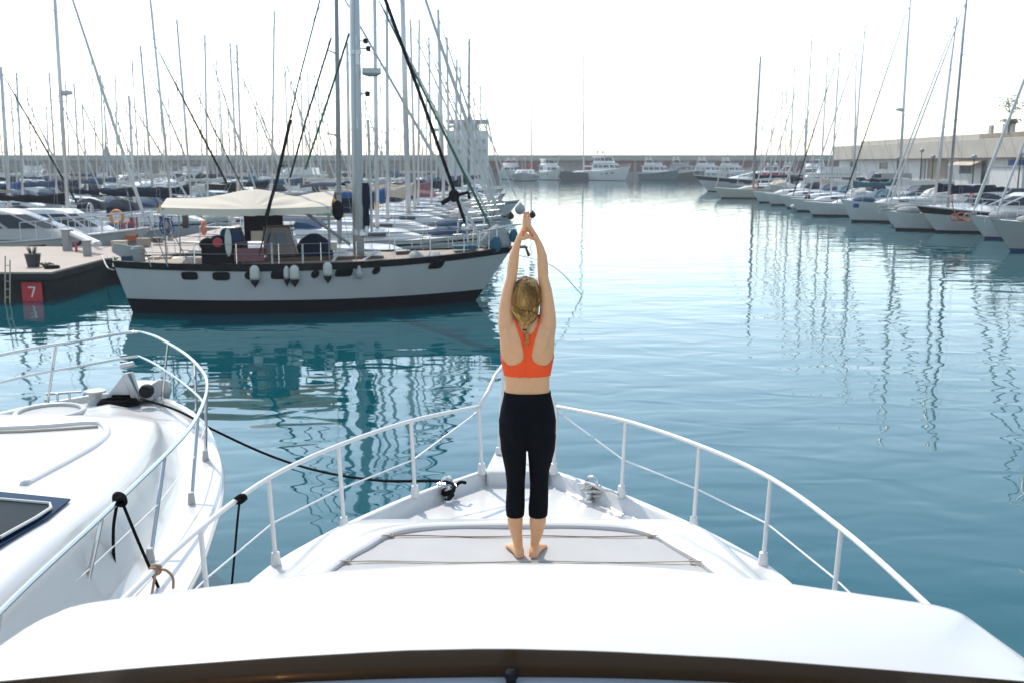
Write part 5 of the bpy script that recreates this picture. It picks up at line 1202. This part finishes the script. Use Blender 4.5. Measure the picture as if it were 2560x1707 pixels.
motor_boat('dark hulled sports yacht with grey deck house between two white yachts', at(1716, 275), 275, -48, L=12, B=4.5, fb=2.5, style='fly', hull='cardark', topm='greyhull', group=G3)
motor_boat('white yacht with twin radar domes right of the dark hulled sports yacht', at(1778, 285), 285, -58, L=13, B=5, fb=2.4, style='fly', hull='gel', group=G3)
motor_boat('white yacht farthest right along the breakwater', at(1838, 288), 288, -58, L=13, B=5, fb=2.3, style='fly', hull='gel', group=G3)
sailboat('dark hulled sailing yacht with a very tall mast berthed at the breakwater', at(1459, 268), 268, 197, L=19, hull='cardark', mast_top=uy(1458, 118, 268), mast_r=.17, detail=1, fb=2.1, cover='whitecanvas', hood=None, stripe=None, furl_r=.1, group=G3)
sailboat('white sailing yacht with thin mast behind the pale catamaran', at(1329, 292), 292, -90, L=14, mast_top=uy(1328, 205, 292), mast_r=.13, detail=0, cover='whitecanvas', hood=None, stripe=None, group=G3)
sailboat('white sailing yacht with the thinnest mast just left of the catamaran mast', at(1313, 296), 296, -90, L=12, mast_top=uy(1312, 232, 296), mast_r=.09, detail=0, cover='whitecanvas', hood=None, stripe=None, group=G3)
q = MB(); p = uy(1320, 412, 256); q.slab([p+Vector(v) for v in ((0, 0, 0), (.9, .1, .15), (.85, .1, -.45), (.05, 0, -.5))], .03); q.tube([p+Vector((0, 0, -1.6)), p+Vector((0, 0, .1))], .04, 5)
solo('flag', q, M['flagred'], 'small red flag flying on the pale catamaran', 'flag')

for px_, py_, r, m_, lb_ in ((1300, 524, .30, 'greyhull', 'pale grey ball fender hung on a pulpit just behind her fingertips'), (1277, 541, .19, 'rubber', 'dark ball fender left of the pale grey one behind her fingertips'), (1331, 538, .19, 'rubber', 'dark ball fender right of the pale grey one behind her fingertips')):
    q = MB(); q.lathe([(.02, r*1.35), (.05, r*1.2), (r*.55, r*.85), (r*.95, r*.3), (r, -.05), (r*.8, -r*.6), (r*.4, -r*.92), (.02, -r)], uy(px_, py_, 55.6), 14); solo('fender', q, M[m_], lb_, 'fender', sharp=180)
# ================================================================ THE WOMAN
PX0 = uy(1317, 1400, 5.5).x; PO = Vector((PX0, 5.5, PADZ))
def lx(px, py): return uy(px, py, 5.5).x-PX0
def lz(py): return (uy(1317, py, 5.5).z-PADZ)
person = thing('person', 'woman with arms raised and palms joined, in orange-red sports top and black leggings', 'person', PO)
def oval(cx, cy, z, rx, ry, n=32, p=2.0, fn=None):
    out = []
    for k in range(n):
        a = 2*math.pi*k/n; c_, s_ = math.cos(a), math.sin(a)
        e = 2/p; x = rx*math.copysign(abs(c_)**e, c_); y = ry*math.copysign(abs(s_)**e, s_)
        if fn: y += fn(x, y, a)
        out.append(Vector((cx+x, cy+y, z)))
    return out
def remeshed(mb, voxel, it, name):
    me = bpy.data.meshes.new('tmp'); me.from_pydata([tuple(v) for v in mb.v], [], mb.f)
    bm = bmesh.new(); bm.from_mesh(me); bmesh.ops.recalc_face_normals(bm, faces=bm.faces); bm.to_mesh(me); bm.free()
    o = bpy.data.objects.new('tmp', me); C.objects.link(o)
    r = o.modifiers.new('r', 'REMESH'); r.mode = 'VOXEL'; r.voxel_size = voxel; r.use_smooth_shade = True
    s = o.modifiers.new('s', 'SMOOTH'); s.factor = .5; s.iterations = it
    dg = bpy.context.evaluated_depsgraph_get(); ev = o.evaluated_get(dg)
    out = bpy.data.meshes.new_from_object(ev); bpy.data.objects.remove(o); out.name = name
    out.polygons.foreach_set('use_smooth', [True]*len(out.polygons)); return out
LEG = {-1: [(1085, 1250, 1316), (1120, 1252, 1316), (1150, 1258, 1315.5), (1175, 1263, 1314.5), (1210, 1267, 1312), (1235, 1265.5, 1312), (1262, 1264, 1312), (1285, 1266, 1310), (1300, 1268.5, 1307), (1330, 1276, 1305.5), (1358, 1283, 1307), (1378, 1287, 1309), (1392, 1290, 1309)],
       1: [(1085, 1317, 1390), (1120, 1319, 1387), (1150, 1321.5, 1380), (1175, 1323, 1373), (1210, 1325, 1371), (1235, 1324, 1370.5), (1262, 1321, 1370), (1285, 1321.5, 1368), (1300, 1323, 1365), (1330, 1326.5, 1358), (1358, 1326, 1348), (1378, 1323, 1346), (1392, 1321, 1345)]}
LY = [(1085, -.010, 1.32), (1120, -.008, 1.30), (1150, .000, 1.28), (1175, .008, 1.24), (1210, .0, 1.12), (1235, -.012, 1.12), (1262, -.02, 1.12), (1285, -.02, 1.12), (1300, -.016, 1.12), (1330, -.006, 1.15), (1358, .004, 1.3), (1378, .006, 1.4), (1392, .006, 1.4)]
def legs(q, grow, stop=1400):
    for s in (-1, 1):
        rings = []
        for (py, a, b), (_, yc, kr) in zip(LEG[s], LY):
            if py > stop: continue
            rx = (lx(b, py)-lx(a, py))/2+(grow if py < 1299 else 0); rings.append(oval(lx((a+b)/2, py), yc, lz(py), rx, rx*kr if py < 1350 else .034, 28))
        q.loft(rings)
def glute(x, y, a):
    if math.sin(a) > 0: return 0
    g = math.exp(-((abs(x)-.075)/.055)**2)*.03-math.exp(-(x/.02)**2)*.02
    return -g*abs(math.sin(a))
def pelvis(q, grow, top=951):
    cx = lx(1318.5, 1048); rings = []
    for py, hw, ry, yc, gl in ((1121, 44, .050, -.004, 0), (1114, 60, .074, -.006, .25), (1100, 68.5, .090, -.010, .7), (1080, 71.5, .102, -.012, 1.), (1048, 72.5, .106, -.01, .8), (1020, 68, .096, -.004, .35), (998, 63, .088, 0, .0), (979, 58.5, .083, .002, 0), (951, 56.5, .082, .003, 0)):
        if py < top: continue
        rx = lx(1317+hw, py)+grow
        rings.append(oval(cx, yc, lz(py), rx, ry+grow, 40, 2.15, (lambda x, y, a, g=gl: glute(x, y, a)*g) if gl else None))
    q.loft(rings)
body = MB(); legs(body, -.007); pelvis(body, -.008, 900)
def spine(depth, blades=0):
    def f(x, y, a):
        if math.sin(a) > 0: return 0
        k = abs(math.sin(a)); return k*(math.exp(-(x/.017)**2)*depth-blades*math.exp(-((abs(x)-.085)/.035)**2))
    return f
rings = []
cx = lx(1318, 900)
for py, hw, ry, yc, sp, bl in ((1000, 61.5, .082, 0, .006, 0), (979, 57.5, .080, .002, .010, 0), (951, 56.5, .080, .003, .011, 0), (930, 59, .083, .004, .010, 0), (905, 64, .090, .006, .009, .002), (880, 68.5, .095, .008, .009, .005), (858, 70, .096, .010, .009, .010), (838, 70.5, .091, .012, .009, .010), (820, 67, .082, .014, .008, .006), (806, 57, .070, .015, .005, 0), (796, 36, .058, .016, .002, 0), (787, 24, .05, .016, 0, 0)):
    rings.append(oval(cx, yc, lz(py), lx(1317+hw, py), ry, 44, 2.25, spine(sp, bl)))
body.loft(rings)
for s in (-1, 1):       # chest
    body.ell((cx+s*.062, .088, lz(893)), (.058, .045, .055))
hx_ = lx(1317, 745)
body.loft([oval(hx_, y, lz(p), r, r*1.05, 24) for p, r, y in ((815, .060, .014), (800, .052, .016), (785, .0485, .02), (765, .048, .025), (745, .048, .03))])
hc = Vector((hx_, .028, lz(748)))
body.ell(hc+Vector((0, -.004, .022)), (.071, .088, .088), 20, 12)                  # skull
body.ell(hc+Vector((0, .045, -.038)), (.052, .052, .068), 16, 10)                 # face
body.ell(hc+Vector((0, .078, -.088)), (.026, .022, .02)); body.ell(hc+Vector((0, .10, -.02)), (.013, .018, .022)); body.ell(hc+Vector((0, .095, .005)), (.010, .012, .03))
body.ell(hc+Vector((0, .090, -.058)), (.024, .012, .006)); body.ell(hc+Vector((0, .088, -.067)), (.020, .012, .006))
for s in (-1, 1):
    body.ell(hc+Vector((s*.03, .084, .028)), (.022, .010, .006)); body.ell(hc+Vector((s*.071, .015, -.012)), (.008, .018, .03))
ARM = {-1: [(1284, 862, .046, .0), (1273, 838, .055, .004), (1269, 812, .0535, .006), (1266.5, 785, .0455, .008), (1266.5, 755, .0375, .01), (1272, 722, .0335, .012), (1279, 694, .0298, .015), (1282.5, 665, .0305, .02), (1285.5, 640, .0275, .024), (1291, 618, .0215, .028), (1296, 603, .0195, .03)],
       1: [(1352, 862, .046, .0), (1363, 838, .055, .004), (1367, 812, .0535, .006), (1369, 785, .0455, .008), (1368, 755, .0380, .01), (1364, 722, .0340, .012), (1358, 694, .0298, .015), (1357, 665, .0305, .02), (1355.5, 640, .0275, .024), (1350, 618, .0215, .028), (1344, 603, .0195, .03)]}
for s in (-1, 1):
    body.loft([oval(lx(x, p), y, lz(p), r, r*1.05, 24) for x, p, r, y in ARM[s]])
    # scapula ridge running up into the raised arm
    body.tube([(cx+s*.080, -.074, lz(876)), (cx+s*.100, -.064, lz(850)), (cx+s*.112, -.042, lz(822))], [.012, .018, .018], 12)
def hpt(px, py, y): return Vector((lx(px, py), y, lz(py)))
HY = .034
for s, palm, fb, tips, thumb in ((-1, ((1295.5, 604, .0175, .024), (1302, 592, .022, .031), (1308.5, 580, .0215, .036), (1312, 568, .0165, .037)), (1312, 572), (1312.6, ((-.028, 541), (-.009, 532), (.010, 535), (.028, 547))), ((1301, 597, -.018), (1311, 596, -.04), (1321, 593, -.047), (1330, 590, -.046))),
        (1, ((1344, 604, .0175, .024), (1336.5, 592, .022, .031), (1329, 580, .0215, .036), (1323.5, 568, .0165, .037)), (1323, 572), (1319.0, ((-.028, 540), (-.009, 531), (.010, 534), (.028, 546))), ((1337, 597, -.018), (1327, 594, -.045), (1317, 587, -.06), (1309, 580.5, -.062)))):
    body.loft([oval(lx(x, p), HY, lz(p), rx, ry, 20) for x, p, rx, ry in palm])
    for yo, tp in tips[1]:
        a = hpt(fb[0], fb[1], HY+yo*1.0); b = hpt(tips[0], tp, HY+yo*.72); m_ = a.lerp(b, .5)+Vector((s*.0035, -.002, 0))
        body.tube([a, m_, a.lerp(b, .8)+Vector((s*.0015, 0, 0)), b, b+(b-a).normalized()*.004], [.0122, .0112, .0098, .0078, .0045], 10)
    t = [hpt(x, p, HY+y) for x, p, y in thumb]
    body.tube(t+[t[-1]+(t[-1]-t[-2])*.12], [.0145, .0118, .0098, .0078, .0045], 10)
    q = MB(); d = (t[-1]-t[-2]).normalized(); q.ell(t[-1]+Vector((0, -.0075, .002)), (.0075, .004, .0085), 10, 6); part('fingernail', q, M['nail'], person)
    for yo, tp in tips[1][:3]:
        q = MB(); q.ell(hpt(tips[0], tp+3, HY+yo*.72)+Vector((s*.005, -.005, .002)), (.004, .006, .008), 8, 5); part('fingernail', q, M['nail'], person)
# feet
for s, fx in ((-1, 1294.5), (1, 1337.5)):
    M3 = Matrix.Rotation(-s*R(14), 3, 'Z'); o_ = Vector((lx(fx, 1397), .006, 0))
    rings = []
    for d_, w_, h_, zc in ((-.060, .014, .014, .026), (-.054, .024, .023, .026), (-.035, .030, .034, .034), (-.01, .031, .042, .042), (.03, .032, .034, .034), (.07, .037, .026, .026), (.105, .043, .020, .02), (.135, .044, .0145, .0145), (.150, .040, .011, .011)):
        ring = []
        for k in range(20):
            a = 2*math.pi*k/20; ring.append(o_+M3 @ Vector((w_*math.cos(a), d_, max(.0, zc+h_*math.sin(a)))))
        rings.append(ring)
    body.loft(rings)
    for k in range(5):
        xx = -s*(.033-.0165*k); L_ = (.188, .185, .178, .168, .156)[k]; r_ = .0115 if k == 0 else .0082
        body.tube([o_+M3 @ Vector((xx, .135-.004*k, r_+.002)), o_+M3 @ Vector((xx*1.02, L_-.012, r_+.003)), o_+M3 @ Vector((xx*1.02, L_, r_-.001))], [r_*.95, r_, r_*.55], 8)
bme = remeshed(body, .0042, 5, 'body'); bme.materials.append(M['skin'])
bo = bpy.data.objects.new('body', bme); C.objects.link(bo); bo.parent = person
q = MB()
for s in (-1, 1): q.ell(hc+Vector((s*.03, .078, .012)), (.011, .011, .011), 10, 8)
part('eyes', q, M['eye'], person)
# leggings
q = MB(); legs(q, .0008, 1296); pelvis(q, .0005, 979)
lme = remeshed(q, .0042, 16, 'leggings'); lme.materials.append(M['legging'])
lo = bpy.data.objects.new('leggings', lme); C.objects.link(lo); lo.parent = person
q = MB(); q.loft([oval(lx(1318.5, 980), .002, lz(p), lx(1317+58.8, p)+g, .085+g, 40, 2.15) for p, g in ((988, .001), (986, .003), (978, .003), (977, .0))], cap=False); part('waistband', q, M['legging'], person)
# racer-back top cut from the body surface
cyv = lambda cy: lz(480+cy*.3062)
def hwx(dpx): return dpx*.3062/2489*5.62
OUT = [(cyv(1420), .30), (cyv(1398), hwx(160)), (cyv(1394), hwx(112)), (cyv(1385), hwx(82)), (cyv(1370), hwx(58)), (cyv(1345), hwx(40)), (cyv(1315), hwx(33)), (cyv(1270), hwx(38)), (cyv(1180), hwx(60)), (cyv(1090), hwx(90)), (cyv(1040), hwx(106)), (cyv(900), hwx(112))]
INN = [(cyv(1162), -.01), (cyv(1158), 0.004), (cyv(1148), hwx(30)), (cyv(1130), hwx(48)), (cyv(1090), hwx(70)), (cyv(1040), hwx(84)), (cyv(900), hwx(88))]
zb0, zb1 = cyv(1487), cyv(1397)
def bra_f(co):
    x = abs(co.x-cx-.001); z = co.z
    f_bot = z-zb0
    if co.y < .02:
        side = cyv(1397)+max(0, (x-hwx(158))/hwx(50))*(cyv(1355)-cyv(1397))
        f_band = side-z
        f_str = min(lerp_table(OUT, z)-x, x-lerp_table(INN, z))
    else:
        f_band = cyv(1290)-z; f_str = min(hwx(112)-x, x-hwx(86)) if z > cyv(1300) else -1
    if z > lz(790): return -1
    return min(f_bot, max(f_band, f_str))
bm = bmesh.new(); bm.from_mesh(bme)
vals = {v: bra_f(v.co) if abs(v.co.x-cx) < hwx(210) and v.co.z < lz(790) else -1 for v in bm.verts}
arm_ok = lambda v: not (v.co.z > lz(862) and abs(v.co.x-cx) > .118)
kill = [f for f in bm.faces if not any(vals[v] > 0 and arm_ok(v) for v in f.verts)]
bmesh.ops.delete(bm, geom=kill, context='FACES')
for _ in range(3):
    for v in bm.verts:
        f0 = bra_f(v.co)
        if v.is_boundary or f0 < 0:
            g = Vector(((bra_f(v.co+Vector((.001, 0, 0)))-f0)/.001, 0, (bra_f(v.co+Vector((0, 0, .001)))-f0)/.001)); l2 = g.length_squared
            if l2 > .05: v.co -= g*(max(-.005, min(.005, f0))/l2)*.8
bm.normal_update()
for v in bm.verts: v.co += v.normal*.0035
tme = bpy.data.meshes.new('sports_top'); bm.to_mesh(tme); bm.free(); tme.materials.append(M['bra'])
tme.polygons.foreach_set('use_smooth', [True]*len(tme.polygons))
to = bpy.data.objects.new('sports_top', tme); C.objects.link(to); to.parent = person
sm = to.modifiers.new('s', 'SOLIDIFY'); sm.thickness = .003; sm.offset = 0
# hair
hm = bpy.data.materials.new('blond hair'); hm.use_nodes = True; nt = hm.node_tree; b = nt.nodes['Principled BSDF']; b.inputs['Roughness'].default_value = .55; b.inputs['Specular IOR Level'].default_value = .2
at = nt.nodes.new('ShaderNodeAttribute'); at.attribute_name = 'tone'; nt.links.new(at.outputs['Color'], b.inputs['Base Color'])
random.seed(12); q = MB(); tones = []
sk = hc+Vector((0, -.004, .022)); sr = Vector((.074, .091, .092))
G = Vector((lx(1312, 814), -.066, lz(814))); T = Vector((lx(1315, 856), -.098, lz(856)))
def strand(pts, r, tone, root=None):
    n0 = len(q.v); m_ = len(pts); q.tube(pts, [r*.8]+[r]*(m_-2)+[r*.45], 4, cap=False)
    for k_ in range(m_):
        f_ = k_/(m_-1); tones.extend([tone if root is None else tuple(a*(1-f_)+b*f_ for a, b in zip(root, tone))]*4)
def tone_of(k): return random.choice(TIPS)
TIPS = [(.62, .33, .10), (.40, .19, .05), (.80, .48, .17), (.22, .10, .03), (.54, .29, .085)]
ROOTS = [(.055, .026, .008), (.10, .05, .016), (.04, .02, .007), (.22, .12, .04), (.34, .19, .06)]  # darker root hair colour, with shade of the upper head put in too
clumps = []
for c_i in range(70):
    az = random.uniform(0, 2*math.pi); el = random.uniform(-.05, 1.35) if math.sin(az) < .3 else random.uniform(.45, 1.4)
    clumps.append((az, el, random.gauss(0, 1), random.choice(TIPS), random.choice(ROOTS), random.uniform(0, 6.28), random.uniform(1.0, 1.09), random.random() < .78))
for i in range(2000):
    az, el, sp, tip, root, ph, k, gather = random.choice(clumps)
    az += random.gauss(0, .13); el += random.gauss(0, .10); k += random.gauss(0, .012)
    d0 = Vector((math.cos(el)*math.cos(az), math.cos(el)*math.sin(az), math.sin(el)))
    spread = max(-1, min(1, .75*d0.x+.35*sp+random.gauss(0, .07)))
    d1 = Vector((spread*1.30, -.62, -.72-.25*(1-abs(spread)))).normalized(); pts = []
    for j in range(7):
        t = j/6; d = d0.lerp(d1, t)
        if d.length < .15: d = Vector((d.x, -.5, d.z))
        d.normalize(); kk = k+.028*math.sin(t*8+ph)*(.3+t)+.03*t
        x = d.x*(1+.15*max(0, -d.z)) if d.z < 0 else d.x
        pts.append(sk+Vector((x*sr.x*kk+.011*math.sin(t*6+ph)*t, d.y*sr.y*kk, d.z*sr.z*kk)))
    if gather:
        e = G+Vector((random.gauss(0, .005), random.gauss(0, .004), random.gauss(0, .006))); P_ = pts[-1]; w_ = .006*math.sin(ph*3); pts.append(P_+Vector((w_+.02*P_.x, -.024, -.028))); pts.append((P_+Vector((-.10*P_.x-w_, -.036, -.055))).lerp(e, .22)); pts.append(P_.lerp(e, .78)+Vector((w_, -.018, -.004))); pts.append(e)
    else:
        P_ = pts[-1]; l_ = random.uniform(.015, .06); pts.append(P_+Vector((-.10*P_.x, -.020, -l_*.5))); pts.append(P_+Vector((random.gauss(0, .007)-.4*P_.x*l_/.06, -.030+random.uniform(-.006, .004), -l_)))
    f2 = random.uniform(.75, 1.2)
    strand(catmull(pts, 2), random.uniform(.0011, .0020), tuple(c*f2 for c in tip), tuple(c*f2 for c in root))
for i in range(130):      # fly-away hair at the crown
    az = random.uniform(0, 6.28); d = Vector((math.cos(az)*.7, math.sin(az)*.7, random.uniform(.4, 1))).normalized(); a = sk+Vector((d.x*sr.x, d.y*sr.y, d.z*sr.z))
    s_ = Vector((-d.y, d.x, random.uniform(-.3, .3)))
    strand([a, a+d*.014+s_*.01, a+d*.019+s_*.03, a+d*.008+s_*.055], .0007, (.5, .38, .2))
for st_ in range(3):     # loose braid
    for f_ in range(14):
        pts = []
        for j in range(15):
            t = j/14; c0 = G.lerp(T, t)+Vector((.006*math.sin(t*3), -.004, 0)); a = t*11+st_*2.094; rr = .0085*(1-.6*t)
            pts.append(c0+Vector((rr*math.cos(a), rr*.55*math.sin(2*a), 0))+Vector((random.gauss(0, .0012)+.003*math.cos(f_), .003*math.sin(f_), 0)))
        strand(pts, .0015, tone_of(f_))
ho = part('hair', q, hm, person, sharp=180, recalc=False)
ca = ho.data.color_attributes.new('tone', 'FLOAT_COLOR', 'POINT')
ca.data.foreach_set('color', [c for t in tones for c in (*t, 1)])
q = MB(); q.ell(sk+Vector((0, -.006, .0)), (.0735, .088, .0925), 22, 14); q.loft([oval(hx_, y_, lz(p_), rx_, ry_, 20) for p_, rx_, ry_, y_ in ((757, .062, .044, .012), (775, .062, .046, .010), (790, .052, .044, .006), (803, .030, .028, -.014), (811, .014, .012, -.044))]); part('hair_cap', q, mat('dark blond under hair', (.20, .105, .035), .7, spec=.1), person)
q = MB(); q.torus(G+Vector((0, -.004, -.012)), .010, .0035, 'z', 14, 6); part('hair_tie', q, M['matblack'], person)
# ================================================================ HAZE
hz = MB(); hz.box((-5, 130, 24), (520, 380, 50.5))
hzm = bpy.data.materials.new('sea haze'); hzm.use_nodes = True; nt = hzm.node_tree; nt.nodes.remove(nt.nodes['Principled BSDF'])
pv = nt.nodes.new('ShaderNodeVolumePrincipled'); pv.inputs['Color'].default_value = (.96, .98, 1, 1); pv.inputs['Density'].default_value = .00045; pv.inputs['Anisotropy'].default_value = .2
nt.links.new(pv.outputs[0], nt.nodes['Material Output'].inputs['Volume'])
part('haze', hz, hzm, kind='stuff')
